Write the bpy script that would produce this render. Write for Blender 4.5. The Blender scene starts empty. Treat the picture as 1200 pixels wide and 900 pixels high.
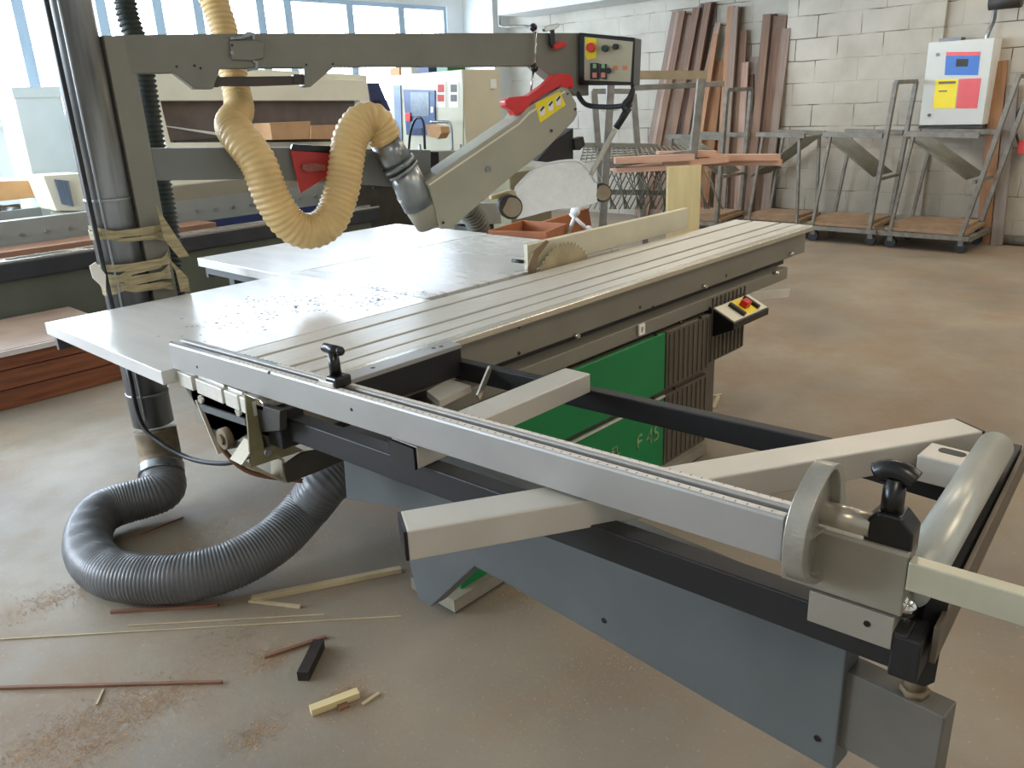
import bpy, bmesh, math, random
from mathutils import Vector, Matrix
random.seed(7)
C = bpy.context.scene.collection
V = Vector
PI = math.pi

# ------------------------------------------------------------------ camera
CAM = V((0, 0, 1.58)); FPX = 942.0
_a, _p, _r = 0.7641, 0.3378, 0.0444
ca, sa, cp, sp, cr, sr = math.cos(_a), math.sin(_a), math.cos(_p), math.sin(_p), math.cos(_r), math.sin(_r)
Fw = V((ca*cp, sa*cp, -sp)); R0 = V((sa, -ca, 0)); D0 = -(R0.cross(Fw))
Rx = R0*cr + D0*sr; Dn = R0*(-sr) + D0*cr
cd = bpy.data.cameras.new('camera'); cam = bpy.data.objects.new('camera', cd); C.objects.link(cam)
cd.sensor_width = 36; cd.lens = FPX/1200*36; cd.clip_start = 0.02; cd.clip_end = 200
m = Matrix(((Rx.x, -Dn.x, -Fw.x, 0), (Rx.y, -Dn.y, -Fw.y, 0), (Rx.z, -Dn.z, -Fw.z, 1.58), (0, 0, 0, 1)))
cam.matrix_world = m
bpy.context.scene.camera = cam

def ray(px, py): return Rx*(px-600) + Dn*(py-450) + Fw*FPX
def P(px, py, x=None, y=None, z=None):
    d = ray(px, py)
    t = x/d.x if x is not None else (y/d.y if y is not None else (z-1.58)/d.z)
    return CAM + d*t
GP0 = V((1.36, 3.27, 0)); GU = V((.938, -.346, 0)).normalized(); GN = V((-GU.y*-1*-1, 0, 0))
GN = V((GU.y, -GU.x, 0))          # towards the viewer's side
def G(px, py, off=0.0):
    d = ray(px, py); t = ((GP0-CAM).dot(GN) + off)/d.dot(GN)
    return CAM + d*t
def PN(px, py, p0, n):
    d = ray(px, py); return CAM + d*((V(p0)-CAM).dot(V(n))/d.dot(V(n)))

# --------------------------------------------------------------- materials
def lin(c):
    c = c/255.0
    return c/12.92 if c <= .04045 else ((c+.055)/1.055)**2.4
def col(rgb): return (lin(rgb[0]), lin(rgb[1]), lin(rgb[2]), 1)
MATS = {}
def mat(name, rgb, rough=.5, metal=0.0, var=.12, scale=6.0, bump=0.0, bscale=60.0, stretch=None, rgb2=None, coat=0, trans=0, rvar=0.0, detail=5):
    if name in MATS: return MATS[name]
    M = bpy.data.materials.new(name); M.use_nodes = True
    nt = M.node_tree; N = nt.nodes; L = nt.links
    b = N['Principled BSDF']; b.inputs['Metallic'].default_value = metal; b.inputs['Roughness'].default_value = rough
    if coat: b.inputs['Coat Weight'].default_value = coat
    if trans: b.inputs['Transmission Weight'].default_value = trans
    tc = N.new('ShaderNodeTexCoord'); mp = N.new('ShaderNodeMapping'); L.new(tc.outputs['Object'], mp.inputs['Vector'])
    if stretch: mp.inputs['Scale'].default_value = stretch
    nz = N.new('ShaderNodeTexNoise'); nz.inputs['Scale'].default_value = scale; nz.inputs['Detail'].default_value = detail
    L.new(mp.outputs[0], nz.inputs['Vector'])
    rp = N.new('ShaderNodeValToRGB'); c1 = col(rgb)
    c2 = col(rgb2) if rgb2 else tuple(min(1, max(0, x*(1-var*1.6))) for x in c1[:3])+(1,)
    c0 = c1 if rgb2 else tuple(min(1, x*(1+var)) for x in c1[:3])+(1,)
    rp.color_ramp.elements[0].color = c2; rp.color_ramp.elements[0].position = .3
    rp.color_ramp.elements[1].color = c0; rp.color_ramp.elements[1].position = .7
    L.new(nz.outputs['Fac'], rp.inputs['Fac']); L.new(rp.outputs['Color'], b.inputs['Base Color'])
    if rvar:
        mr = N.new('ShaderNodeMapRange'); mr.inputs['To Min'].default_value = max(.02, rough-rvar); mr.inputs['To Max'].default_value = rough+rvar
        L.new(nz.outputs['Fac'], mr.inputs['Value']); L.new(mr.outputs[0], b.inputs['Roughness'])
    if bump:
        n2 = N.new('ShaderNodeTexNoise'); n2.inputs['Scale'].default_value = bscale; L.new(mp.outputs[0], n2.inputs['Vector'])
        bp = N.new('ShaderNodeBump'); bp.inputs['Strength'].default_value = bump; bp.inputs['Distance'].default_value = .004
        L.new(n2.outputs['Fac'], bp.inputs['Height']); L.new(bp.outputs[0], b.inputs['Normal'])
    MATS[name] = M
    return M
alu = mat('anodised_aluminium', (206, 203, 193), .4, .3, .06, 8, stretch=(1, 12, 1))
alu_bright = mat('bright_aluminium', (222, 218, 206), .25, .85, .05, 8)
fence_alu = mat('fence_aluminium', (160, 159, 156), .42, .45, .05, 5)
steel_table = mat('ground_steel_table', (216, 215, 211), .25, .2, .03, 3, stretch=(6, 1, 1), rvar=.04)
grey_paint = mat('grey_machine_paint', (122, 120, 108), .45, 0, .07, 5)
hood_paint = mat('light_grey_hood_paint', (160, 156, 138), .45, 0, .05, 5)
beam_paint = mat('carriage_beam_paint', (128, 124, 112), .42, .2, .06, 5)
arm_paint = mat('support_arm_grey_paint', (82, 86, 86), .5, 0, .08, 6)
black_paint = mat('black_tube_paint', (21, 21, 23), .55, 0, .15, 12)
black_plastic = mat('black_plastic', (18, 18, 19), .28, 0, .1, 12)
dark_inside = mat('dark_steel', (58, 55, 50), .6, .2, .2, 8)
green_paint = mat('green_cabinet_paint', (0, 118, 62), .42, 0, .07, 4)
brown_panel = mat('brown_grey_panel_paint', (88, 80, 68), .5, 0, .1, 4)
pale_tube = mat('pale_aluminium_tube', (194, 190, 180), .42, .35, .06, 6)
chrome = mat('chrome', (205, 205, 200), .12, 1, .03, 5)
cast = mat('cast_aluminium', (165, 163, 154), .38, .6, .1, 20, bump=.25, bscale=120)
galv = mat('galvanised_steel', (150, 155, 156), .3, .85, .22, 14, stretch=(1, 1, .2), rvar=.08)
old_duct = mat('worn_galvanised_duct', (134, 136, 136), .34, .55, .35, 6, stretch=(3, 3, .25), rvar=.1)
rust = mat('dusty_rusty_sleeve', (120, 105, 82), .7, .1, .3, 15)
tan_hose = mat('tan_ribbed_plastic_hose', (206, 174, 116), .4, 0, .1, 8)
grey_hose = mat('grey_ribbed_plastic_hose', (96, 97, 98), .38, 0, .12, 6)
green_hose = mat('dark_green_ribbed_hose', (28, 38, 33), .5, 0, .12, 8)
black_rubber = mat('black_rubber', (24, 24, 25), .5, 0, .1, 10)
white_paint = mat('white_enamel', (222, 223, 216), .45, 0, .03, 4)
cream_paint = mat('cream_machine_paint', (220, 214, 192), .45, 0, .04, 4)
pale_blue = mat('pale_blue_cabinet_paint', (196, 208, 210), .5, 0, .04, 3)
cab_grey = mat('light_grey_cabinet_paint', (196, 190, 166), .5, 0, .03, 4)
red_plastic = mat('red_plastic', (206, 40, 38), .35, 0, .08, 8)
red_paint = mat('red_guard_paint', (176, 48, 46), .45, 0, .06, 8)
yellow = mat('yellow_sticker', (236, 214, 30), .5, 0, .03, 8)
green_btn = mat('green_button', (20, 90, 45), .35, 0, .05, 8)
screen_blue = mat('blue_operator_panel', (52, 76, 120), .35, 0, .15, 8)
screen_grey = mat('grey_screen', (120, 132, 140), .25, 0, .1, 20)
paper = mat('paper', (228, 224, 215), .8, 0, .03, 10)
red_ink = mat('red_print', (196, 92, 84), .8, 0, .1, 60)
grey_ink = mat('grey_print', (120, 118, 115), .8, 0, .1, 60)
card = mat('cardboard', (186, 146, 106), .8, 0, .06, 8)
rib_white = mat('cloudy_white_plastic', (226, 230, 232), .3, 0, .05, 10)
tape = mat('yellowed_packing_tape', (158, 144, 108), .3, 0, .25, 12, stretch=(1, 1, 8))
chip = mat('dusty_chipboard', (156, 130, 102), .85, 0, .15, 10, rgb2=(132, 108, 84))
ply_top = mat('dusty_plywood', (150, 126, 106), .7, 0, .15, 4, rgb2=(128, 104, 86))
ply_edge = mat('white_faced_board', (214, 206, 204), .6, 0, .05, 5)
cart_paint = mat('worn_grey_trolley_paint', (120, 116, 106), .5, .2, .2, 14)
mahog = mat('reddish_brown_timber', (150, 90, 58), .6, 0, .2, 3, stretch=(1, 14, 14), rgb2=(98, 56, 38))
wood_cream = mat('planed_pale_timber', (214, 196, 148), .6, 0, .1, 4, stretch=(1, 14, 14), rgb2=(196, 174, 124))
WOODS = [mat('timber_grey_brown', (136, 122, 108), .75, 0, .2, 2.5, stretch=(1, 12, 12), rgb2=(116, 96, 84)),
         mat('timber_brown', (128, 102, 82), .75, 0, .2, 2.5, stretch=(1, 12, 12), rgb2=(98, 74, 58)),
         mat('timber_orange', (164, 122, 86), .7, 0, .2, 2.5, stretch=(1, 12, 12), rgb2=(134, 96, 68)),
         mat('timber_pinkish', (170, 146, 130), .75, 0, .2, 2.5, stretch=(1, 12, 12), rgb2=(138, 112, 96)),
         mat('timber_dark', (104, 80, 66), .7, 0, .2, 2.5, stretch=(1, 12, 12), rgb2=(52, 34, 28)),
         mat('timber_grey', (140, 130, 120), .8, 0, .2, 2.5, stretch=(1, 12, 12), rgb2=(112, 100, 92))]
pink_lath = mat('pink_sawn_lath', (196, 158, 134), .7, 0, .12, 4, stretch=(1, 12, 12), rgb2=(182, 138, 112))
stick_pale = mat('pale_wood_strip', (190, 172, 138), .8, 0, .15, 6)
stick_red = mat('reddish_wood_strip', (128, 92, 72), .8, 0, .15, 6)
dark_block = mat('dark_wenge_block', (42, 34, 28), .5, 0, .3, 20)
dust_orange = mat('wood_shavings', (168, 138, 106), .9, 0, .2, 30)
beam_white = mat('whitewashed_concrete', (196, 198, 194), .85, 0, .05, 3)
blue_steel = mat('blue_steel', (40, 52, 96), .5, 0, .1, 6)
frame_blue = mat('window_frame_paint', (160, 182, 200), .5, 0, .04, 4)

def wall_mat(name, c_hi, c_lo, mortar):
    M = bpy.data.materials.new(name); M.use_nodes = True
    nt = M.node_tree; N = nt.nodes; L = nt.links; b = N['Principled BSDF']; b.inputs['Roughness'].default_value = .85
    tc = N.new('ShaderNodeTexCoord'); sep = N.new('ShaderNodeSeparateXYZ'); L.new(tc.outputs['Object'], sep.inputs[0])
    cb = N.new('ShaderNodeCombineXYZ'); L.new(sep.outputs['Y'], cb.inputs[0]); L.new(sep.outputs['Z'], cb.inputs[1])
    wn = N.new('ShaderNodeTexNoise'); wn.inputs['Scale'].default_value = 3.0; L.new(tc.outputs['Object'], wn.inputs['Vector'])
    ad = N.new('ShaderNodeMixRGB'); ad.blend_type = 'ADD'; ad.inputs[0].default_value = .02
    L.new(cb.outputs[0], ad.inputs[1]); L.new(wn.outputs['Color'], ad.inputs[2])
    br = N.new('ShaderNodeTexBrick'); br.inputs['Scale'].default_value = 1.0; br.inputs['Brick Width'].default_value = .48
    br.inputs['Row Height'].default_value = .235; br.inputs['Mortar Size'].default_value = .007; br.inputs['Mortar Smooth'].default_value = .6
    L.new(ad.outputs[0], br.inputs['Vector'])
    n1 = N.new('ShaderNodeTexNoise'); n1.inputs['Scale'].default_value = 2.2; n1.inputs['Detail'].default_value = 6; L.new(tc.outputs['Object'], n1.inputs['Vector'])
    rp = N.new('ShaderNodeValToRGB'); rp.color_ramp.elements[0].position = .35; rp.color_ramp.elements[1].position = .65
    rp.color_ramp.elements[0].color = col(c_lo); rp.color_ramp.elements[1].color = col(c_hi); L.new(n1.outputs['Fac'], rp.inputs['Fac'])
    n2 = N.new('ShaderNodeTexNoise'); n2.inputs['Scale'].default_value = 1.7; n2.inputs['Detail'].default_value = 3; L.new(tc.outputs['Object'], n2.inputs['Vector'])
    gt = N.new('ShaderNodeMapRange'); gt.inputs['From Min'].default_value = .50; gt.inputs['From Max'].default_value = .60; L.new(n2.outputs['Fac'], gt.inputs['Value'])
    mu = N.new('ShaderNodeMath'); mu.operation = 'MULTIPLY'; L.new(gt.outputs[0], mu.inputs[0]); L.new(br.outputs['Fac'], mu.inputs[1])
    mx = N.new('ShaderNodeMixRGB'); L.new(mu.outputs[0], mx.inputs[0]); L.new(rp.outputs['Color'], mx.inputs[1]); mx.inputs[2].default_value = col(mortar)
    L.new(mx.outputs[0], b.inputs['Base Color'])
    bp = N.new('ShaderNodeBump'); bp.invert = True; bp.inputs['Strength'].default_value = .5; bp.inputs['Distance'].default_value = .012
    L.new(br.outputs['Fac'], bp.inputs['Height'])
    n3 = N.new('ShaderNodeTexNoise'); n3.inputs['Scale'].default_value = 25; L.new(tc.outputs['Object'], n3.inputs['Vector'])
    b2 = N.new('ShaderNodeBump'); b2.inputs['Strength'].default_value = .3; b2.inputs['Distance'].default_value = .01
    L.new(n3.outputs['Fac'], b2.inputs['Height']); L.new(bp.outputs[0], b2.inputs['Normal']); L.new(b2.outputs[0], b.inputs['Normal'])
    return M
block_wall = wall_mat('whitewashed_block_wall', (180, 174, 161), (162, 156, 142), (88, 78, 66))
plain_wall = mat('white_plaster', (216, 220, 220), .85, 0, .04, 1.5, bump=.15, bscale=20)

def floor_mat():
    M = bpy.data.materials.new('dusty_concrete_floor'); M.use_nodes = True
    nt = M.node_tree; N = nt.nodes; L = nt.links; b = N['Principled BSDF']
    tc = N.new('ShaderNodeTexCoord')
    def noise(s, d=6, r=.55):
        n = N.new('ShaderNodeTexNoise'); n.inputs['Scale'].default_value = s; n.inputs['Detail'].default_value = d; n.inputs['Roughness'].default_value = r
        L.new(tc.outputs['Object'], n.inputs['Vector']); return n
    def ramp(n, p0, p1, c0, c1):
        r = N.new('ShaderNodeValToRGB'); e = r.color_ramp.elements; e[0].position = p0; e[1].position = p1; e[0].color = c0; e[1].color = c1
        L.new(n.outputs['Fac'], r.inputs['Fac']); return r
    n1 = noise(.9); base = ramp(n1, .35, .68, col((121, 112, 99)), col((150, 139, 121)))
    n2 = noise(1.6, 9, .65); msk = ramp(n2, .47, .64, (0, 0, 0, 1), (1, 1, 1, 1))
    mx = N.new('ShaderNodeMixRGB'); sc = N.new('ShaderNodeMath'); sc.operation = 'MULTIPLY'; sc.inputs[1].default_value = .55
    L.new(msk.outputs[0], sc.inputs[0]); L.new(sc.outputs[0], mx.inputs[0]); L.new(base.outputs[0], mx.inputs[1]); mx.inputs[2].default_value = col((138, 114, 90))
    n3 = noise(60, 3, .7); sp_ = ramp(n3, .62, .70, (0, 0, 0, 1), (1, 1, 1, 1))
    s2 = N.new('ShaderNodeMath'); s2.operation = 'MULTIPLY'; s2.inputs[1].default_value = .35; L.new(sp_.outputs[0], s2.inputs[0])
    m2 = N.new('ShaderNodeMixRGB'); L.new(s2.outputs[0], m2.inputs[0]); L.new(mx.outputs[0], m2.inputs[1]); m2.inputs[2].default_value = col((196, 170, 134))
    L.new(m2.outputs[0], b.inputs['Base Color'])
    rr = N.new('ShaderNodeMapRange'); rr.inputs['To Min'].default_value = .5; rr.inputs['To Max'].default_value = .75; L.new(n2.outputs['Fac'], rr.inputs['Value'])
    rr.inputs['From Min'].default_value = .4; rr.inputs['From Max'].default_value = .65
    L.new(rr.outputs[0], b.inputs['Roughness'])
    bp = N.new('ShaderNodeBump'); bp.inputs['Strength'].default_value = .2; bp.inputs['Distance'].default_value = .004; L.new(n3.outputs['Fac'], bp.inputs['Height']); L.new(bp.outputs[0], b.inputs['Normal'])
    return M
floor_m = floor_mat(); floor_m.node_tree.nodes['Principled BSDF'].inputs['Specular IOR Level'].default_value = .35
def glass_mat(name, tint, gloss):
    M = bpy.data.materials.new(name); M.use_nodes = True; nt = M.node_tree; N = nt.nodes; L = nt.links
    N.remove(N['Principled BSDF']); o = N['Material Output']
    t = N.new('ShaderNodeBsdfTransparent'); t.inputs[0].default_value = tint; g = N.new('ShaderNodeBsdfGlossy'); g.inputs['Roughness'].default_value = .05
    x = N.new('ShaderNodeMixShader'); x.inputs[0].default_value = gloss; L.new(t.outputs[0], x.inputs[1]); L.new(g.outputs[0], x.inputs[2]); L.new(x.outputs[0], o.inputs['Surface'])
    return M
glass = glass_mat('window_glass', (.96, .98, 1, 1), .04)
def shield_mat():
    M = bpy.data.materials.new('scuffed_clear_shield'); M.use_nodes = True; nt = M.node_tree; N = nt.nodes; L = nt.links
    b = N['Principled BSDF']; b.inputs['Base Color'].default_value = col((240, 242, 243)); b.inputs['Roughness'].default_value = .3
    o = N['Material Output']; t = N.new('ShaderNodeBsdfTransparent'); x = N.new('ShaderNodeMixShader')
    n = N.new('ShaderNodeTexNoise'); n.inputs['Scale'].default_value = 9; mr = N.new('ShaderNodeMapRange'); mr.inputs['To Min'].default_value = .8; mr.inputs['To Max'].default_value = 1.0
    L.new(n.outputs['Fac'], mr.inputs['Value']); L.new(mr.outputs[0], x.inputs[0]); L.new(t.outputs[0], x.inputs[1]); L.new(b.outputs[0], x.inputs[2]); L.new(x.outputs[0], o.inputs['Surface'])
    return M
shield = shield_mat()

# ---------------------------------------------------------------- geometry
class B:
    def __init__(s): s.bm = bmesh.new()
    def quadbox(s, pts8):
        vs = [s.bm.verts.new(p) for p in pts8]
        for f in ((0, 3, 2, 1), (4, 5, 6, 7), (0, 1, 5, 4), (1, 2, 6, 5), (2, 3, 7, 6), (3, 0, 4, 7)):
            s.bm.faces.new([vs[i] for i in f])
        return s
    def box(s, a, b):
        x0, y0, z0 = (min(a[i], b[i]) for i in range(3)); x1, y1, z1 = (max(a[i], b[i]) for i in range(3))
        return s.quadbox([(x0, y0, z0), (x1, y0, z0), (x1, y1, z0), (x0, y1, z0), (x0, y0, z1), (x1, y0, z1), (x1, y1, z1), (x0, y1, z1)])
    def bar(s, p1, p2, w, h, up=(0, 0, 1)):
        """bar of width w, height h; p1-p2 is its centre line"""
        p1, p2 = V(p1), V(p2); d = (p2-p1).normalized(); u = V(up); sd = d.cross(u)
        if sd.length < 1e-4: sd = d.cross(V((1, 0, 0)))
        sd.normalize(); u = sd.cross(d).normalized()
        a, b_ = sd*w/2, u*h/2
        return s.quadbox([p1-a-b_, p1+a-b_, p2+a-b_, p2-a-b_, p1-a+b_, p1+a+b_, p2+a+b_, p2-a+b_])
    def prism(s, pts, vec):
        vec = V(vec); pts = [V(p) for p in pts]
        n = V((0, 0, 0))
        for i in range(len(pts)): n += pts[i].cross(pts[(i+1) % len(pts)])
        if n.dot(vec) > 0: pts.reverse()
        lo = [s.bm.verts.new(p) for p in pts]; hi = [s.bm.verts.new(p+vec) for p in pts]
        s.bm.faces.new(lo); s.bm.faces.new(list(reversed(hi)))
        k = len(pts)
        for i in range(k): s.bm.faces.new([lo[(i+1) % k], lo[i], hi[i], hi[(i+1) % k]])
        return s
    def ring(s, outer, inner, vec):
        vec = V(vec); k = len(outer)
        o1 = [s.bm.verts.new(V(p)) for p in outer]; i1 = [s.bm.verts.new(V(p)) for p in inner]
        o2 = [s.bm.verts.new(V(p)+vec) for p in outer]; i2 = [s.bm.verts.new(V(p)+vec) for p in inner]
        for i in range(k):
            j = (i+1) % k
            for q in ((o1[i], o1[j], i1[j], i1[i]), (o2[j], o2[i], i2[i], i2[j]), (o1[j], o1[i], o2[i], o2[j]), (i1[i], i1[j], i2[j], i2[i])): s.bm.faces.new(q)
        bmesh.ops.recalc_face_normals(s.bm, faces=s.bm.faces[:])
        return s
    def cyl(s, p1, p2, r1, r2=None, seg=24, cap=True):
        r2 = r1 if r2 is None else r2
        p1, p2 = V(p1), V(p2); d = (p2-p1).normalized(); a = d.orthogonal().normalized(); b_ = d.cross(a)
        A, Bv = [], []
        for i in range(seg):
            t = 2*PI*i/seg; q = a*math.cos(t)+b_*math.sin(t)
            A.append(s.bm.verts.new(p1+q*r1)); Bv.append(s.bm.verts.new(p2+q*r2))
        for i in range(seg):
            f = s.bm.faces.new([A[i], A[(i+1) % seg], Bv[(i+1) % seg], Bv[i]]); f.smooth = True
        if cap: s.bm.faces.new(list(reversed(A))); s.bm.faces.new(Bv)
        return s
    def ball(s, c, r, sc=(1, 1, 1)):
        mt = Matrix.Translation(V(c)) @ Matrix.Diagonal((r*sc[0], r*sc[1], r*sc[2], 1))
        g = bmesh.ops.create_uvsphere(s.bm, u_segments=20, v_segments=12, radius=1, matrix=mt)
        for v in g['verts']:
            for f in v.link_faces: f.smooth = True
        return s
    def tube(s, path, r, seg=14, pitch=0, amp=0, step=None, helix=False, rfun=None):
        pts = catmull([V(p) for p in path], step or (pitch/4 if pitch else .02))
        n = len(pts); prev = None; rings = []; dist = 0
        for i, p in enumerate(pts):
            t = (pts[min(i+1, n-1)]-pts[max(i-1, 0)]).normalized()
            if prev is None: a = t.orthogonal().normalized()
            else: a = (prev - t*prev.dot(t)).normalized()
            prev = a; b_ = t.cross(a)
            if i: dist += (p-pts[i-1]).length
            rr = r if not rfun else rfun(i/(n-1))
            ring = []
            for k in range(seg):
                th = 2*PI*k/seg
                ph = 2*PI*dist/pitch + (th if helix else 0) if pitch else 0
                q = rr + (amp*math.cos(ph) if pitch else 0)
                ring.append(s.bm.verts.new(p+(a*math.cos(th)+b_*math.sin(th))*q))
            rings.append(ring)
        for i in range(n-1):
            for k in range(seg):
                f = s.bm.faces.new([rings[i][k], rings[i][(k+1) % seg], rings[i+1][(k+1) % seg], rings[i+1][k]]); f.smooth = True
        s.bm.faces.new(list(reversed(rings[0]))); s.bm.faces.new(rings[-1])
        return s
def catmull(pts, step):
    if len(pts) == 2:
        n = max(2, int((pts[1]-pts[0]).length/step)); return [pts[0].lerp(pts[1], i/n) for i in range(n+1)]
    P_ = [pts[0]*2-pts[1]]+pts+[pts[-1]*2-pts[-2]]; fine = []
    for i in range(1, len(P_)-2):
        p0, p1, p2, p3 = P_[i-1:i+3]
        for k in range(30):
            t = k/30; fine.append(.5*((2*p1)+(p2-p0)*t+(2*p0-5*p1+4*p2-p3)*t*t+(3*p1-p0-3*p2+p3)*t**3))
    fine.append(pts[-1]); out = [fine[0]]; acc = 0; need = step
    for a, b_ in zip(fine, fine[1:]):
        d = (b_-a).length; pos = 0
        while d > 0 and acc + (d-pos) >= step:
            pos += step-acc; out.append(a.lerp(b_, pos/d)); acc = 0
        acc += d-pos
    if (out[-1]-fine[-1]).length > step*.3: out.append(fine[-1])
    return out
WM = {}
def wm(o): return WM.get(o.name, Matrix.Identity(4))
def obj(name, b, m, parent=None, bevel=0.0, label=None, loc=None, local=False):
    """link one mesh; vertices are given in world coordinates"""
    me = bpy.data.meshes.new(name); o = bpy.data.objects.new(name, me); C.objects.link(o)
    base = wm(parent) if parent else Matrix.Identity(4)
    if parent is None:
        if not local:
            bb = [v.co for v in b.bm.verts]
            c = V(((min(v.x for v in bb)+max(v.x for v in bb))/2, (min(v.y for v in bb)+max(v.y for v in bb))/2, min(v.z for v in bb)))
            base = Matrix.Translation(c); o.matrix_world = base
    WM[o.name] = base
    if not local: b.bm.transform(base.inverted())
    b.bm.normal_update(); b.bm.to_mesh(me); b.bm.free(); me.materials.append(m)
    if parent: o.parent = parent
    if bevel:
        md = o.modifiers.new('bevel', 'BEVEL'); md.width = bevel; md.segments = 2; md.limit_method = 'ANGLE'; md.angle_limit = math.radians(40)
    if label: o['label'] = label
    return o
def thing(name, label, cat, loc=(0, 0, 0), group=None):
    o = bpy.data.objects.new(name, None); C.objects.link(o); o.empty_display_size = .1
    o.location = loc; WM[o.name] = Matrix.Translation(V(loc)); o['label'] = label; o['category'] = cat
    if group: o['group'] = group
    return o
def tag(o, label, cat, group=None, kind=None):
    o['label'] = label; o['category'] = cat
    if group: o['group'] = group
    if kind: o['kind'] = kind
    return o
def struct(name, b, m, parent=None):
    o = obj(name, b, m, parent)
    if not parent: o['kind'] = 'structure'
    return o
def text(s, size, origin, xdir, ydir, m, name, parent, depth=.0015, bold=0.0):
    cu = bpy.data.curves.new('t', 'FONT'); cu.body = s; cu.size = size; cu.extrude = depth; cu.offset = bold
    t = bpy.data.objects.new('t', cu); C.objects.link(t); bpy.context.view_layer.update()
    me = bpy.data.meshes.new_from_object(t.evaluated_get(bpy.context.evaluated_depsgraph_get())); bpy.data.objects.remove(t)
    b = B(); b.bm.from_mesh(me); bpy.data.meshes.remove(me)
    x = V(xdir).normalized(); y = V(ydir).normalized(); z = x.cross(y)
    b.bm.transform(Matrix(((x.x, y.x, z.x, origin[0]), (x.y, y.y, z.y, origin[1]), (x.z, y.z, z.z, origin[2]), (0, 0, 0, 1))))
    return obj(name, b, m, parent)
def board(name, p1, p2, w, t, m, up=(0, 0, 1)):
    """single timber whose own X axis runs along its length"""
    p1, p2 = V(p1), V(p2); d = (p2-p1); L = d.length; d.normalize(); sd = V(up).cross(d)
    if sd.length < 1e-4: sd = V((0, 1, 0)).cross(d)
    sd.normalize(); u = d.cross(sd)
    b = B().box((0, -w/2, -t/2), (L, w/2, t/2))
    o = obj(name, b, m, None, local=True)
    o.matrix_world = Matrix(((d.x, sd.x, u.x, p1.x), (d.y, sd.y, u.y, p1.y), (d.z, sd.z, u.z, p1.z), (0, 0, 0, 1)))
    return o

# ================================================================ THE ROOM
XW, YW, ZC = 9.55, 9.5, 4.0
struct('floor', B().box((-3.2, -4.2, -.1), (XW+.3, YW+.3, 0)), floor_m)
struct('ceiling', B().box((-3.2, -4.2, ZC), (XW+.3, YW+.3, ZC+.2)), beam_white)
struct('wall_back', B().box((XW, 4.46, 0), (XW+.3, YW+.3, ZC)), block_wall)
struct('wall_back_pier', B().box((XW-.14, 2.8, 0), (XW+.3, 4.46, ZC)), block_wall)
struct('wall_back_right', B().box((XW-.08, -4.2, 0), (XW+.3, 2.8, ZC)), block_wall)
struct('wall_right', B().box((-3.2, -4.4, 0), (XW+.3, -4.2, ZC)), plain_wall)
wf = B(); wf.box((-3.4, -4.2, 0), (-3.2, YW+.3, 1.1)); wf.box((-3.4, -4.2, 3.2), (-3.2, YW+.3, ZC)); wf.box((-3.4, -4.2, 1.1), (-3.2, 4.5, 3.2)); wf.box((-3.4, 8.6, 1.1), (-3.2, YW+.3, 3.2))
struct('wall_front', wf, plain_wall)
# window wall
zs, zt = 1.60, 2.93
edges = [-3.0, -1.6, -.2, .9] + [P(px, 22, y=YW).x for px in (25, 122, 188, 235, 268, 308, 340, 412, 472, 524)]
edges = [e for i, e in enumerate(edges)]
edges.sort()
x_end = edges[-1]
wl = B(); wl.box((-3.2, YW, 0), (XW+.3, YW+.3, zs)); wl.box((-3.2, YW, zt), (XW+.3, YW+.3, ZC)); wl.box((x_end, YW, zs), (XW+.3, YW+.3, zt))
struct('wall_left', wl, plain_wall)
struct('trim_1', B().box((-3.2, YW-.12, zs-.05), (x_end+.1, YW, zs)), white_paint)
for i in range(len(edges)-1):
    a, b_ = edges[i], edges[i+1]; w = .055
    f = B().ring([(a, YW+.02, zs), (b_, YW+.02, zs), (b_, YW+.02, zt), (a, YW+.02, zt)], [(a+w, YW+.02, zs+w), (b_-w, YW+.02, zs+w), (b_-w, YW+.02, zt-w), (a+w, YW+.02, zt-w)], (0, .1, 0))
    fo = struct('window_%d' % (i+1), f, frame_blue)
    obj('pane', B().box((a+w, YW+.06, zs+w), (b_-w, YW+.07, zt-w)), glass, fo)
# ceiling beam by the back wall and light conduit
bmz = P(640, 13, x=9.1).z
struct('trim_2', B().box((8.85, P(780, 5, x=9.1).y-2.2, bmz), (9.5, P(592, 5, x=9.0).y, bmz+.35)), beam_white)
cy = P(612, 60, x=9.5).y
struct('trim_3', B().box((9.2, P(590, 60, x=9.4).y, 0), (9.55, YW, ZC)), beam_white)
o = obj('conduit', B().tube([P(585, -30, x=9.15), P(585, 22, x=9.15), P(590, 31, x=9.15), P(622, 33, x=9.2), P(625, 60, x=9.35)], .02, 8), cart_paint)
tag(o, 'thin grey conduit bending under the ceiling beam above the swing arm', 'pipe')

# ================================================================ PANEL SAW
T = .90
saw = thing('panel_saw', 'large green and grey sliding table saw in the middle of the workshop', 'saw', (2.4, 2.5, 0))
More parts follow.
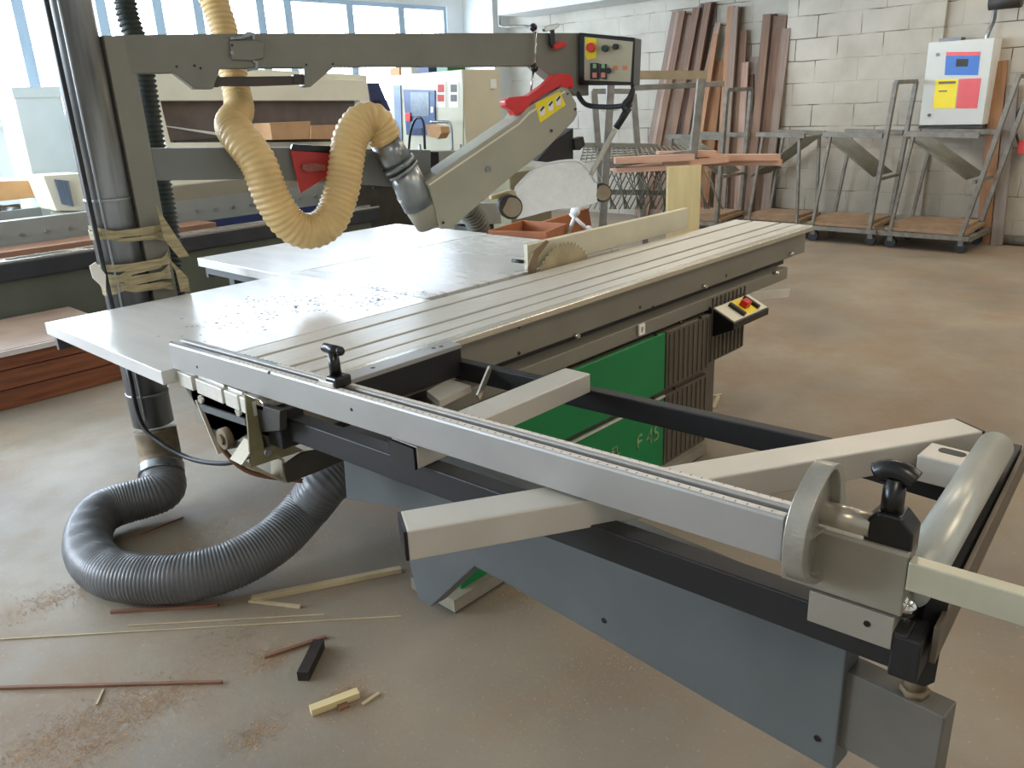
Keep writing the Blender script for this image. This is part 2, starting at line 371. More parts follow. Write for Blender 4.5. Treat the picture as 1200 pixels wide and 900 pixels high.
# cabinet
cy0 = 1.73
cab = obj('cabinet', B().box((1.525, cy0+.02, .055), (3.18, 1.90, .655)), brown_panel, saw, .004)
obj('motor_housing', B().box((2.15, 1.90, .07), (3.18, 3.0, .62)).box((2.15, 2.22, .6), (3.1, 3.0, .82)), brown_panel, saw, .004)
obj('plinth', B().box((1.46, 1.703, .014), (3.05, 1.92, .06)).box((2.15, 1.9, 0), (3.15, 2.95, .055)), mat('plinth_grey', (132, 126, 110), .6, 0, .15, 8), saw)
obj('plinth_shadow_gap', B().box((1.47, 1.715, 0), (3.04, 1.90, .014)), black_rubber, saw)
xs = P(780, 430, y=cy0).x
zsplit = P(690, 505, y=1.73).z
def panel(name, x0, x1, z0, z1, m, ribs=0, y=cy0, t=.02):
    b = B(); b.box((x0, y, z0), (x1, y+t, z1))
    if ribs:
        n = ribs
        for i in range(n):
            xx = x0+(i+.5)*(x1-x0)/n; b.box((xx-.004, y-.006, z0+.01), (xx+.004, y, z1-.01))
    return obj(name, b, m, saw, .003)
up = panel('upper_green_panel', 1.52, xs-.006, zsplit+.012, .66, green_paint)
lo = panel('lower_green_panel', 1.52, xs-.006, .06, zsplit-.012, green_paint)
obj('panel_strip', B().box((1.52, cy0-.006, zsplit-.016), (xs-.006, cy0+.004, zsplit-.008)), alu, saw)
x2 = P(830, 430, y=cy0).x
panel('louvred_panel', xs+.006, x2-.004, zsplit+.012, .66, brown_panel, 9)
panel('louvred_panel', xs+.006, x2-.004, .06, zsplit-.012, brown_panel, 9)
for (px, py) in ((768, 392), (716, 462), (797, 378), (820, 372), (765, 467), (790, 455)):
    p = P(px, py, y=cy0); obj('screw', B().cyl(p+V((0, -.008, 0)), p+V((0, .004, 0)), .006, seg=10), black_plastic, saw)
def lp(px, py): return P(px, py, y=cy0-.0)
tx = lp(745, 529); text('F 45', .098, (tx.x, cy0-.0015, tx.z), (1, 0, 0), (0, 0, 1), mat('faded_tan_lettering', (120, 150, 100), .6, 0, .5, 40), 'lettering', lo)
tx = lp(716, 533); text('EL', .06, (tx.x, cy0-.0015, tx.z-.015), (1, 0, 0), (0, 0, 1), MATS['faded_tan_lettering'], 'lettering', lo)
# small hanging cabinet with the switch box
xa, xb = x2+.02, P(872, 400, y=cy0).x
zb = P(850, 418, y=cy0).z
obj('side_housing', B().box((xa, cy0+.01, zb), (xb, cy0+.32, .655)), brown_panel, saw, .004)
hb = B(); 
for i in range(9): xx = xa+.01+i*(xb-xa-.02)/8; hb.box((xx-.004, cy0+.002, zb+.01), (xx+.004, cy0+.01, zb+.3))
obj('louvre', hb, brown_panel, saw)
# switch box: tilted face
yF, yB = 1.76, 1.94
A0, A1, A2, A3 = P(834, 365, y=1.74), P(876, 347, y=1.74), P(890, 366, y=1.63), P(849, 384, y=1.63)
sb = obj('switch_box', B().prism([A0+V((0, 0, .015)), V((A0.x, 1.78, A0.z+.03)), V((A0.x, 1.78, A3.z-.10)), A3+V((A0.x-A3.x, .0, -.03)), V((A0.x, A3.y, A3.z))], (A1.x-A0.x, 0, 0)), black_plastic, saw, .003)
fx = V((1, 0, 0)); fy = (V((A0.x, A0.y, A0.z+.015))-V((A0.x, A3.y, A3.z))).normalized(); fn = fx.cross(fy)
fo_ = V((A0.x, A3.y, A3.z)); W_ = A1.x-A0.x; H_ = (V((A0.x, A0.y, A0.z+.015))-fo_).length
def fbox(u0, u1, v0, v1, d0, d1): 
    pt = lambda u, v, d: fo_+fx*(u*W_)+fy*(v*H_)+fn*d
    return B().quadbox([pt(u0, v0, d0), pt(u1, v0, d0), pt(u1, v1, d0), pt(u0, v1, d0), pt(u0, v0, d1), pt(u1, v0, d1), pt(u1, v1, d1), pt(u0, v1, d1)])
obj('switch_plate', fbox(.03, .97, .05, .95, .0, .004), cream_paint, sb)
obj('yellow_plate', fbox(.42, .72, .1, .9, .004, .006), yellow, sb)
obj('rocker_switch', fbox(.3, .36, .1, .8, .004, .02), black_plastic, sb)
obj('rocker_switch', fbox(.74, .79, .15, .85, .004, .02), black_plastic, sb)
c_ = fo_+fx*W_*.57+fy*H_*.5; obj('red_switch', B().bar(c_-fy*.018+fn*.02, c_+fy*.018+fn*.02, .045, .035, fn), red_plastic, sb, .004)
# undercarriage rails
XN, XF = .935, 4.19
obj('carriage_beam', B().prism([(XN, 1.80, .872), (XN, 1.80, .755), (XN, 1.84, .742), (XN, 2.17, .742), (XN, 2.17, .872)], (XF-XN-.01, 0, 0)), beam_paint, saw, .003)
rail = obj('lower_rail', B().prism([(1.45, 1.755, .728), (1.45, 1.755, .672), (1.45, 1.775, .66), (1.45, 2.13, .66), (1.45, 2.13, .728)], (2.44, 0, 0)), beam_paint, saw, .003)
obj('rail_gap', B().box((1.0, 1.83, .72), (4.0, 2.12, .76)), dark_inside, saw)
for px, py in ((673, 393), (823, 335), (925, 297), (908, 320)):
    p = P(px, py, y=1.80 if py < 318 or px < 900 else 1.745); obj('bolt', B().cyl(p+V((0, -.022, 0)), p+V((0, .01, 0)), .009, seg=12), chrome, saw)
for px, py in ((608, 414), (750, 360), (765, 360), (851, 323), (608, 383)):
    p = P(px, py, y=1.80); obj('hole', B().cyl(p+V((0, -.002, 0)), p+V((0, .006, 0)), .007, seg=10), black_plastic, saw)
p = P(752, 386, y=1.745); st = obj('sticker', B().box(p+V((-.02, -.003, -.022)), p+V((.02, .004, .022))), paper, saw)
text('F', .03, (p.x-.008, p.y-.0045, p.z-.01), (1, 0, 0), (0, 0, 1), grey_ink, 'lettering', st)
# sliding carriage table: strips with T slots
def strip(y0, y1, z1=T, x0=XN, x1=XF, t=.028): return B().box((x0, y0, z1-t), (x1, y1, z1))
obj('carriage_plate', strip(1.960, 2.104), alu, saw, .0015)
obj('carriage_plate', strip(2.124, 2.215), alu, saw, .0015)
obj('carriage_plate', strip(1.864, 1.940), alu, saw, .0015)
obj('carriage_plate', strip(1.80, 1.857, .898), alu, saw, .0015)
obj('carriage_lip', B().prism([(XN, 1.765, .893), (XN, 1.778, .898), (XN, 1.80, .898), (XN, 1.80, .868), (XN, 1.772, .868), (XN, 1.765, .874)], (XF-XN, 0, 0)), alu_bright, saw, .002)
obj('slot_floor', B().box((XN+.005, 1.83, .866), (XF-.005, 2.20, .876)), dark_inside, saw)
# near end fittings of the carriage
for a, b_ in ((1.80, 1.86), (1.87, 1.94), (1.955, 2.10), (2.125, 2.21)):
    obj('end_block', B().box((XN-.012, a, .85), (XN+.03, b_, .893)), alu, saw, .002)
XP = lambda px, py: P(px, py, x=XN)
obj('end_plate', B().prism([XP(212, 446), XP(328, 482), XP(328, 505), XP(292, 508), XP(291, 522), XP(262, 528), XP(236, 486)], (.02, 0, 0)), dark_inside, saw, .002)
obj('plate_edge', B().bar(XP(233, 468)-V((.004, 0, 0)), XP(259, 531)-V((.004, 0, 0)), .006, .012, (1, 0, 0)), mat('dusty_flange', (186, 178, 160), .6, .1, .1, 10), saw)
obj('cross_strip', B().bar(XP(236, 476)-V((.004, 0, 0)), XP(290, 494)-V((.004, 0, 0)), .006, .02, (0, 0, 1)), arm_paint, saw)
for y_, z_ in ((XP(238, 467).y, XP(238, 467).z), (XP(282, 482).y, XP(282, 482).z)): obj('bolt', B().cyl((XN-.01, y_, z_), (XN+.01, y_, z_), .012, seg=12), chrome, saw)
pl_ = XP(268, 512); obj('pulley', B().cyl(pl_-V((.02, 0, 0)), pl_+V((.01, 0, 0)), .03, seg=24).cyl(pl_-V((.028, 0, 0)), pl_-V((.02, 0, 0)), .015, seg=16), rust, saw)
# folded sheet bracket hanging beneath
br = B()
q = [P(287, 462, y=1.80), P(291, 505, y=1.80), P(294, 548, y=1.80), P(356, 528, y=1.80), P(330, 515, y=1.80), P(325, 480, y=1.80)]
br.prism(q, (0, .006, 0)); obj('sheet_bracket', br, mat('khaki_sheet', (128, 122, 92), .5, .2, .1, 8), saw)
p = P(312, 530, y=1.80); obj('bolt', B().cyl(p+V((0, -.01, 0)), p+V((0, .006, 0)), .01, seg=12), chrome, saw)
br = B(); q = [P(283, 543, y=1.86), P(335, 565, y=1.86), P(330, 540, y=1.86), P(300, 530, y=1.86)]
o_ = [P(283, 545, y=1.8), P(300, 520, y=1.8), P(333, 538, y=1.8), P(336, 567, y=1.8)]
i_ = [V(o_[0])+V((.012, 0, .008)), V(o_[1])+V((.002, 0, -.01)), V(o_[2])+V((-.008, 0, -.002)), V(o_[3])+V((-.008, 0, .012))]
br.ring(o_, i_, (.0, .06, 0)); obj('cable_trough', br, mat('dusty_zinc', (168, 160, 140), .5, .3, .1, 8), saw)
obj('trough_side', B().prism([P(338, 566, y=1.79), P(372, 553, y=1.79), P(402, 540, y=1.79), P(420, 520, y=1.79), P(355, 530, y=1.79), P(333, 545, y=1.79)], (0, .008, 0)), dark_inside, saw)
# fixed tables
th = .042
def slab(name, x0, x1, y0, y1, m, z=T): 
    return obj(name, B().box((x0, y0, z-th), (x1, y1, z)), m, saw, .002)
tA = slab('fixed_table', .884, 1.905, 2.222, 3.16, steel_table)
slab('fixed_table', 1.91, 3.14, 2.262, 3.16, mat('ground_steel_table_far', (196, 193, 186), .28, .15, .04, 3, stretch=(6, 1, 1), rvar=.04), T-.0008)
slab('fixed_table', 1.86, 3.16, 3.166, 3.95, steel_table, T-.001)
eb = B()
eb.box((1.0, 2.25, .80), (1.025, 3.14, T-th)); eb.box((.90, 3.12, .80), (3.1, 3.14, T-th)); eb.box((1.88, 3.9, .80), (3.1, 3.92, T-th)); eb.box((1.88, 3.17, .82), (1.9, 3.9, T-th))
obj('table_rib', eb, arm_paint, saw)
lg = B(); lg.bar((2.0, 3.85, 0), (2.0, 3.85, .82), .05, .05, (1, 0, 0)); obj('leg', lg, arm_paint, saw)
lg = B(); lg.bar((3.05, 3.85, 0), (3.05, 3.85, .82), .05, .05, (1, 0, 0)); obj('leg', lg, arm_paint, saw)
# blade, riving slot
def disc_teeth(c, r, n, t, tooth):
    pts = []
    for i in range(n):
        a = 2*PI*i/n; pts.append(V((c[0]+math.cos(a)*r, c[1], c[2]+math.sin(a)*r)))
        a2 = 2*PI*(i+.35)/n; pts.append(V((c[0]+math.cos(a2)*(r-tooth), c[1], c[2]+math.sin(a2)*(r-tooth))))
        a3 = 2*PI*(i+.85)/n; pts.append(V((c[0]+math.cos(a3)*(r-tooth*.3), c[1], c[2]+math.sin(a3)*(r-tooth*.3))))
    return B().prism(pts, (0, t, 0))
obj('saw_blade', disc_teeth((2.70, 2.235, .79), .205, 48, .004, .014), mat('dusty_blade', (172, 158, 126), .45, .3, .12, 14), saw)
obj('riving_knife', B().prism([(2.475, 2.236, .86), (2.50, 2.236, .86), (2.53, 2.236, .96), (2.60, 2.236, 1.01), (2.585, 2.236, 1.02), (2.50, 2.236, .985), (2.46, 2.236, .92)], (0, .004, 0)), mat('dirty_steel', (130, 110, 84), .5, .4, .2, 12), saw)
obj('guide_pin', B().cyl((2.50, 2.30, .935), (2.50, 2.36, .935), .008, seg=10), black_plastic, saw)
# rip fence
f0, f1 = P(625, 319, z=T), P(806, 269, z=T)
fy_ = (f0.y+f1.y)/2+.03
h0 = P(625, 283, y=fy_).z; h1 = P(805, 245, y=fy_).z
hz = (h0+h1)/2
obj('rip_fence', B().prism([(f0.x+.02, fy_, T+.002), (f0.x+.02, fy_, hz-.004), (f0.x+.02, fy_+.004, hz), (f0.x+.02, fy_+.022, hz), (f0.x+.02, fy_+.022, T+.002)], (f1.x-f0.x-.0, 0, 0)), mat('fence_cream_alu', (206, 200, 176), .45, .25, .06, 6), saw, .002)
# cable hanging under the left corner
obj('cable', B().tube([V((.96, 2.21, .84)), V((.97, 2.18, .72)), V((1.02, 2.1, .58)), V((1.15, 2.0, .52))], .008, 8), mat('brown_cable', (110, 72, 44), .5, 0, .1, 8), saw)

# support arm (swings under the outrigger)
PA, PB = V((1.235, 1.85, 0)), V((1.135, .345, 0)); pu = (PB-PA).normalized(); pn = V((pu.y, -pu.x, 0))
if pn.x > 0: pn = -pn
def S(px, py, off=0): 
    d = ray(px, py); t = ((PA-CAM).dot(pn)+off)/d.dot(pn); return CAM+d*t
zt_ = .765
a0 = S(403, 545); a1 = S(992, 765)
ol = [V((a0.x, a0.y, .757)), a0, S(406, 585), S(470, 596), S(475, 640), S(490, 703), S(505, 711), S(556, 664), S(590, 682), S(700, 745), S(850, 833), S(976, 905), a1, V((a1.x, a1.y, zt_))]
ol[-2] = V((a1.x, a1.y, a1.z))
obj('support_arm', B().prism(ol, -pn*.055), arm_paint, saw, .003)
for px, py in ((708, 727), (958, 865)): p = S(px, py); obj('hole', B().cyl(p+pn*.002, p-pn*.006, .006, seg=10), black_plastic, saw)
p = S(594, 622); obj('label_tag', B().box(p+V((-.003, -.02, -.006)), p+V((.002, .02, .008))), fence_alu, saw)
# telescoping tube from the arm end and its foot
t0 = S(1004, 800, -.01); t1 = S(1100, 845, -.01)
e0 = V((a1.x+.012, a1.y+.1, 0)); 
ztop = S(1100, 838, -.012).z; zbot = ztop-.155
edir = pu
pE = S(1108, 838, -.012)
q0 = V((a1.x, a1.y, 0))-edir*.08 - pn*.012
q1 = V((pE.x, pE.y, 0))
def vv(p, z): return V((p.x, p.y, z))
w_ = -pn*.05
obj('telescopic_tube', B().quadbox([vv(q0, zbot), vv(q1, zbot), vv(q1+w_, zbot), vv(q0+w_, zbot), vv(q0, ztop), vv(q1, ztop), vv(q1+w_, ztop), vv(q0+w_, ztop)]), mat('dusty_grey_arm', (92, 89, 82), .55, 0, .1, 8), saw, .003)
pc = vv(q1-edir*.04+w_*.5, 0)
obj('telescopic_foot', B().cyl(vv(pc, .02), vv(pc, zbot), .022), white_paint, saw)
obj('foot_pad', B().cyl(vv(pc, 0), vv(pc, .02), .06), black_rubber, saw)
bx_ = q1-edir*.055+w_*.5
obj('bolt', B().cyl(vv(bx_, ztop), vv(bx_, ztop+.012), .022, seg=6).cyl(vv(bx_, ztop+.012), vv(bx_, ztop+.04), .016, seg=20), rust, saw)

# ================================================================ CROSSCUT TABLE (outrigger)
ct = thing('crosscut_table', 'black tube outrigger frame with pale cross tubes and roller hooked onto the saw', 'saw table', (1.3, 1.0, 0))
ZT = .845
def tb(name, p1, p2, w, h, m, top, bevel=.003, label=None):
    p1, p2 = V(p1), V(p2); p1.z = p2.z = top-h/2
    return obj(name, B().bar(p1, p2, w, h), m, ct, bevel, label)
n0 = V((1.0, 1.76, 0)); n1 = V((1.078, .262, 0))
tb('long_tube', n0, n1, .045, .062, black_paint, ZT)
tb('long_tube', (1.578, 1.78, 0), (1.655, .62, 0), .035, .058, black_paint, ZT)
tb('long_tube', (1.655, .62, 0), (1.63, .30, 0), .035, .058, black_paint, ZT-.001)
tb('end_tube', (1.055, .262, 0), (1.88, .318, 0), .04, .07, black_paint, ZT-.004)
tb('end_flat', (1.08, .232, 0), (1.86, .285, 0), .008, .06, mat('worn_brown_steel', (92, 82, 68), .5, .2, .15, 10), ZT+.015, .001)
obj('corner_block', B().box((.955, 1.735, .765), (1.03, 1.80, .868)), black_paint, ct, .003)
obj('mount_beam', B().box((1.165, 1.715, .80), (1.575, 1.765, .886)), black_paint, ct, .003)
obj('mount_plate', B().box((1.165, 1.712, .886), (1.575, 1.775, .9)), fence_alu, ct, .002)
for px, py in ((437, 431), (508, 408), (517, 406)):
    p = P(px, py, z=.9); obj('hole', B().cyl(p+V((0, 0, .0005)), p-V((0, 0, .005)), .007, seg=10), dark_inside, ct)
obj('inner_shelf', B().prism([P(500, 458, z=.80), P(527, 444, z=.80), P(552, 452, z=.80), P(515, 470, z=.80)], (0, 0, -.02)), pale_tube, ct)
obj('strut', B().bar(P(574, 432, z=.845), P(560, 466, z=.80), .02, .006, (0, -1, 0)), alu_bright, ct)
# pale cross tubes
t1 = obj('cross_tube', B().bar((.763, 1.008, .868), (1.788, .386, .868), .078, .058), pale_tube, ct, .003)
ed = (V((1.788, .386, 0))-V((.763, 1.008, 0))).normalized()
a_ = V((.763, 1.008, .868))-ed*.006; obj('end_cap', B().bar(a_, a_+ed*.006, .076, .056), black_plastic, t1)
a_ = V((1.788, .386, .868)); obj('end_cap', B().bar(a_, a_+ed*.006, .076, .056), black_plastic, t1)
t2 = obj('cross_tube', B().bar((.985, 1.275, .872), (1.585, 1.275, .872), .085, .052), pale_tube, ct, .003)
obj('end_cap', B().bar((.977, 1.275, .872), (.985, 1.275, .872), .083, .05), black_plastic, t2)
# slot block at the far tube
q = [P(1092, 518, z=.9), P(1140, 530, z=.9), P(1130, 546, z=.9), P(1075, 533, z=.9)]
sbk = obj('slotted_block', B().prism(q, (0, 0, -.055)), pale_tube, ct, .003)
pc = P(1116, 530, z=.9005); ov = []
sx = (q[1]-q[0]).normalized(); sy = V((-sx.y, sx.x, 0))
for i in range(24):
    a = 2*PI*i/24; ov.append(pc+sx*(.011*math.cos(a)+(.014 if math.cos(a) > 0 else -.014))+sy*.013*math.sin(a))
obj('slot', B().prism(ov, (0, 0, -.004)), black_plastic, sbk)
p = P(1110, 553, y=q[3].y-.002); obj('hole', B().cyl(p, p+V((0, .006, 0)), .005, seg=10), black_plastic, sbk)
# roller
r0, r1 = P(1064, 692, z=.885), P(1166, 524, z=.885)
rd = (r1-r0).normalized()
obj('roller', B().cyl(r0+rd*.02, r1, .033, seg=40).cyl(r0-rd*.0, r0+rd*.02, .028, .033, seg=40).cyl(r1, r1+rd*.008, .033, .028, seg=40), mat('grey_roller', (176, 178, 170), .35, .35, .06, 10), ct)
obj('roller_axle', B().cyl(r0-rd*.05, r0, .009, seg=14), chrome, ct)
eb = P(1062, 711, z=.865); obj('rod_end', B().ball(eb, .016).cyl(eb-V((0, 0, .035)), eb, .008, seg=12).cyl(eb-V((0, 0, .04)), eb-V((0, 0, .03)), .016, seg=6), chrome, ct)
obj('rod_end_ring', B().cyl(eb+V((.006, .02, .002)), eb+V((.012, .03, .002)), .036, seg=28), black_rubber, ct)
# flange post down to the telescopic tube
fl = [PN(1095, 672, (1.14, .215, .8), (-1, -.6, 0)), PN(1116, 690, (1.14, .215, .8), (-1, -.6, 0)), PN(1096, 800, (1.14, .215, .8), (-1, -.6, 0)), PN(1083, 806, (1.14, .215, .8), (-1, -.6, 0)), PN(1068, 800, (1.14, .215, .8), (-1, -.6, 0)), PN(1074, 750, (1.14, .215, .8), (-1, -.6, 0))]
obj('flange_post', B().prism(fl, (.012, .012, 0)), black_paint, ct, .002)

# ================================================================ CROSSCUT FENCE
fe = thing('crosscut_fence', 'long aluminium fence with a slotted top and measuring scale lying across the saw', 'fence', (.98, 1.3, .9))
FA, FB = V((.914, 2.205, 0)), V((1.035, .445, 0)); fu = (FB-FA).normalized(); fr = V((-fu.y, fu.x, 0))
if fr.x < 0: fr = -fr
def fprof(z0, zt, ws, A, Bp, name, m, bevel=.001):
    pts = [V((A.x, A.y, 0))+fr*w+V((0, 0, z)) for w, z in ws]
    return obj(name, B().prism(pts, (Bp-A)), m, fe, bevel)
fprof(0, 0, [(0, .905), (0, .975), (.003, .98), (.018, .98), (.018, .962), (.034, .962), (.034, .978), (.037, .981), (.052, .981), (.054, .975), (.054, .905)], FA, FB, 'fence_profile', fence_alu)
fprof(0, 0, [(.003, .9803), (.003, .9815), (.015, .9815), (.015, .9803)], FA+fu*.25, FB, 'measuring_scale', mat('printed_scale', (206, 200, 192), .6, 0, .05, 60, stretch=(1, 1, 1)))
fprof(0, 0, [(.040, .9812), (.040, .982), (.051, .982), (.051, .9812)], FA+fu*.45, FB, 'measuring_scale', MATS['printed_scale'])
tk = B()
for i in range(75):
    c = FA+fu*(.3+i*.0195)
    for w in (.004, .047): tk.bar(vv(c+fr*w, .9821), vv(c+fr*(w+.005), .9821), .0016, .0006)
o = obj('scale_mark', tk, grey_ink, fe); o['kind'] = 'stuff'
fprof(0, 0, [(.019, .9622), (.019, .9635), (.033, .9635), (.033, .9622)], FA, FB, 'slot', black_plastic)
for px, py in ((231, 430), (315, 437), (412, 480), (922, 634), (925, 659)):
    d = ray(px, py); t = ((FA-CAM).dot(fr))/d.dot(fr); p = CAM+d*t; obj('hole', B().cyl(p-fr*.001, p+fr*.004, .004, seg=10), black_plastic, fe)
# extension part beyond the flip stop
XB = FB+fu*.172
fprof(0, 0, [(.008, .872), (.008, .968), (.012, .973), (.05, .973), (.05, .872)], FB, XB, 'sliding_extension', mat('extension_alu', (142, 138, 126), .4, .4, .06, 8), .002)
fprof(0, 0, [(.006, .815), (.006, .868), (.045, .868), (.045, .815)], FB+fu*.045, FB+fu*.165, 'clamp_foot', mat('clamp_alu', (150, 146, 136), .42, .4, .06, 8), .001)
p = FB+fu*.13; obj('hole', B().cyl(vv(p+fr*.005, .845), vv(p+fr*.008, .845), .005, seg=10), black_plastic, fe)
# rod to the right
s0, s1 = XB+fr*.012, XB+fu*.62+fr*.012
obj('stop_rod', B().bar(vv(s0+fu*.002, .944), vv(s1, .944), .024, .044), mat('rod_alu', (186, 184, 164), .38, .4, .08, 8), fe, .002)
# small clamp with black T handle on the fence
c0 = P(394, 449, z=.98)
c0 = FA+fu*((c0-FA).dot(fu)); 
k1 = c0+fr*.026
obj('clamp_shoe', B().bar(vv(k1-fu*.022, .988), vv(k1+fu*.03, .988), .05, .014), alu, fe, .002)
obj('clamp_body', B().bar(vv(k1+fu*.0, .993), vv(k1+fu*.04, .993), .046, .026), black_plastic, fe, .005)
kk = k1+fu*.012
obj('clamp_handle', B().cyl(vv(kk, 1.0), vv(kk, 1.06), .0135, .0125).cyl(vv(kk-fr*.0+fu*-.026, 1.066), vv(kk+fu*.026, 1.066), .011, seg=18).ball(vv(kk-fu*.026, 1.066), .011).ball(vv(kk+fu*.026, 1.066), .011), black_plastic, fe)
# flip stop (cast D plate)
yD = .385
def Dp(px, py): return P(px, py, y=yD)
outer = [(988, 545), (991, 560), (990, 590), (984, 625), (976, 655), (967, 676), (955, 685), (943, 678), (941, 655), (946, 620), (956, 588), (970, 560), (980, 545)]

def smooth2(pts, n=6):
    k = len(pts); out = []
    for i in range(k):
        p0, p1, p2, p3 = (V((pts[(i+d) % k][0], pts[(i+d) % k][1])) for d in (-1, 0, 1, 2))
        for t in range(n):
            t = t/n; out.append(tuple(.5*((2*p1)+(p2-p0)*t+(2*p0-5*p1+4*p2-p3)*t*t+(3*p1-p0-3*p2+p3)*t**3)))
    return out
outer = smooth2(outer)
fs = obj('flip_stop', B().ring([Dp(*q) for q in outer], [Dp(967+(q[0]-967)*.76, 615+(q[1]-615)*.9) for q in outer], (-.004, .03, 0)), cast, fe, .0015)
obj('stop_web', B().prism([Dp(967+(q[0]-967)*.74, 615+(q[1]-615)*.88)+V((0, .014, 0)) for q in outer], (0, .008, 0)), cast, fs)
obj('stop_rib', B().bar(Dp(988, 608)+V((0, .01, 0)), Dp(950, 636)+V((0, .01, 0)), .012, .004), cast, fs)
hc = FB+fu*.03+fr*.03
obj('pivot_cylinder', B().cyl(vv(hc, .99), vv(hc+fu*.085, .99), .0185, seg=28), mat('turned_alu', (176, 170, 156), .3, .6, .05, 8), fe)
obj('pivot_seat', B().bar(vv(hc-fu*.005, .968), vv(hc+fu*.08, .968), .034, .02), alu, fe, .002)
obj('pivot_pin', B().cyl(vv(hc-fu*.02, .982), vv(hc, .982), .008, seg=14), mat('brass', (176, 152, 92), .3, .8, .1, 8), fe)
# big black clamp lever
kc = FB+fu*.142+fr*.036
obj('lever_base', B().prism([vv(kc-fu*.045-fr*.02, .955), vv(kc+fu*.03-fr*.02, .955), vv(kc+fu*.03-fr*.02, 1.0), vv(kc+fu*.012-fr*.02, 1.02), vv(kc-fu*.02-fr*.02, 1.02), vv(kc-fu*.045-fr*.02, .985)], fr*.045), black_plastic, fe, .004)
obj('lever_handle', B().cyl(vv(kc-fu*.005, 1.0), vv(kc-fu*.005, 1.070), .0155, .0145).tube([vv(kc-fu*.030, 1.070), vv(kc-fu*.016, 1.079), vv(kc+fu*.004, 1.079), vv(kc+fu*.02, 1.071)], .0145, 16, step=.004), black_plastic, fe)

# ================================================================ DUCT, HOSES AND OVERHEAD GUARD
pr = .082
pB = P(182, 545, y=3.32); pM = P(150, 352, y=3.30)
pxc, pyc = 1.245, 3.31
dr = thing('dust_pipe', 'tall galvanised dust pipe standing at the left corner of the saw table', 'pipe', (pxc, pyc, 0))
def ax(px, py): 
    p = P(px, py, y=pyc); return p
obj('duct', B().cyl((pxc, pyc, .36), (pxc, pyc, 3.9), pr, seg=40), old_duct, dr)
obj('seam', B().bar((pxc-.055, pyc-.066, .4), (pxc-.055, pyc-.066, 3.9), .006, .008, (0, -1, 0)), galv, dr)
obj('sleeve', B().tube([(pxc-.035, pyc-.07, .155), (pxc-.008, pyc-.02, .22), (pxc, pyc, .33)], pr*1.04, 36, step=.01), rust, dr)
for z_ in (1.29, .50): obj('clamp_ring', B().cyl((pxc, pyc, z_-.006), (pxc, pyc, z_+.006), pr*1.03, seg=40), galv, dr)
# grey floor hose
hp = [V((pxc-.012, pyc-.03, .20)), V((pxc-.035, pyc-.07, .155)), V((pxc-.085, pyc-.15, .112)), P(120, 600, z=.1), P(103, 640, z=.095), P(130, 672, z=.095), P(200, 678, z=.095), P(265, 665, z=.1), P(320, 635, z=.13), P(360, 595, z=.2), P(385, 565, z=.3), V((1.7, 2.35, .36)), V((1.9, 2.4, .36))]
o = obj('floor_hose', B().tube(hp, .084, 28, pitch=.0125, amp=.0022, step=.004), grey_hose)
tag(o, 'thick grey ribbed hose curling over the floor from the dust pipe to under the saw', 'hose')
p = hp[1]; o2 = obj('hose_clamp', B().tube([V((pxc-.024, pyc-.05, .178)), V((pxc-.038, pyc-.075, .152))], .093, 28, step=.006), galv, o)
# black cable down the pipe
o = obj('power_cable', B().tube([V((pxc-.085, pyc-.05, 3.6)), V((pxc-.088, pyc-.05, 1.9)), V((pxc-.088, pyc-.055, 1.0)), V((pxc-.085, pyc-.07, .7)), P(152, 440, y=3.2), P(165, 495, y=3.15), P(190, 520, y=3.05), P(225, 538, y=2.9), P(262, 543, y=2.6), P(290, 535, y=2.3)], .0095, 10), black_rubber)
tag(o, 'black cable running down the dust pipe and across to the saw', 'cable')
# tape round pipe and post
tb_ = B()
def wrap(zs_, h, extra):
    for k in range(5):
        z_ = zs_+random.uniform(-.01, .02)+k*h/5; til = random.uniform(-.04, .05); pts = []
        r = pr+.004+.001*k
        for i in range(36):
            a = 2*PI*i/36; c = math.cos(a); s_ = math.sin(a)
            x_ = pxc+c*r+(extra if c > 0 else 0); pts.append((x_, pyc+s_*(r), z_+til*c))
        vs1 = [tb_.bm.verts.new(q) for q in pts]; vs2 = [tb_.bm.verts.new((q[0], q[1], q[2]+h/3.2)) for q in pts]
        for i in range(36): tb_.bm.faces.new([vs1[i], vs1[(i+1) % 36], vs2[(i+1) % 36], vs2[i]])
wrap(1.13, .05, .1); wrap(.94, .09, .1)
o = obj('packing_tape', tb_, tape, dr); sd_ = o.modifiers.new('solid', 'SOLIDIFY'); sd_.thickness = .001
p = P(118, 318, y=3.24); obj('paper_scrap', B().prism([P(105, 312, y=3.22), P(112, 307, y=3.22), P(124, 322, y=3.22), P(124, 340, y=3.22), P(109, 326, y=3.22)], (0, .004, 0)), paper, dr)
obj('tape_tail', B().prism([P(183, 240, y=3.2), P(190, 252, y=3.2), P(222, 300, y=3.2), P(210, 302, y=3.2), P(192, 280, y=3.2)], (0, .003, .0)).prism([P(194, 298, y=3.19), P(205, 310, y=3.19), P(220, 325, y=3.19), P(223, 342, y=3.19), P(212, 342, y=3.19), P(206, 318, y=3.19)], (0, .003, 0)), tape, dr)

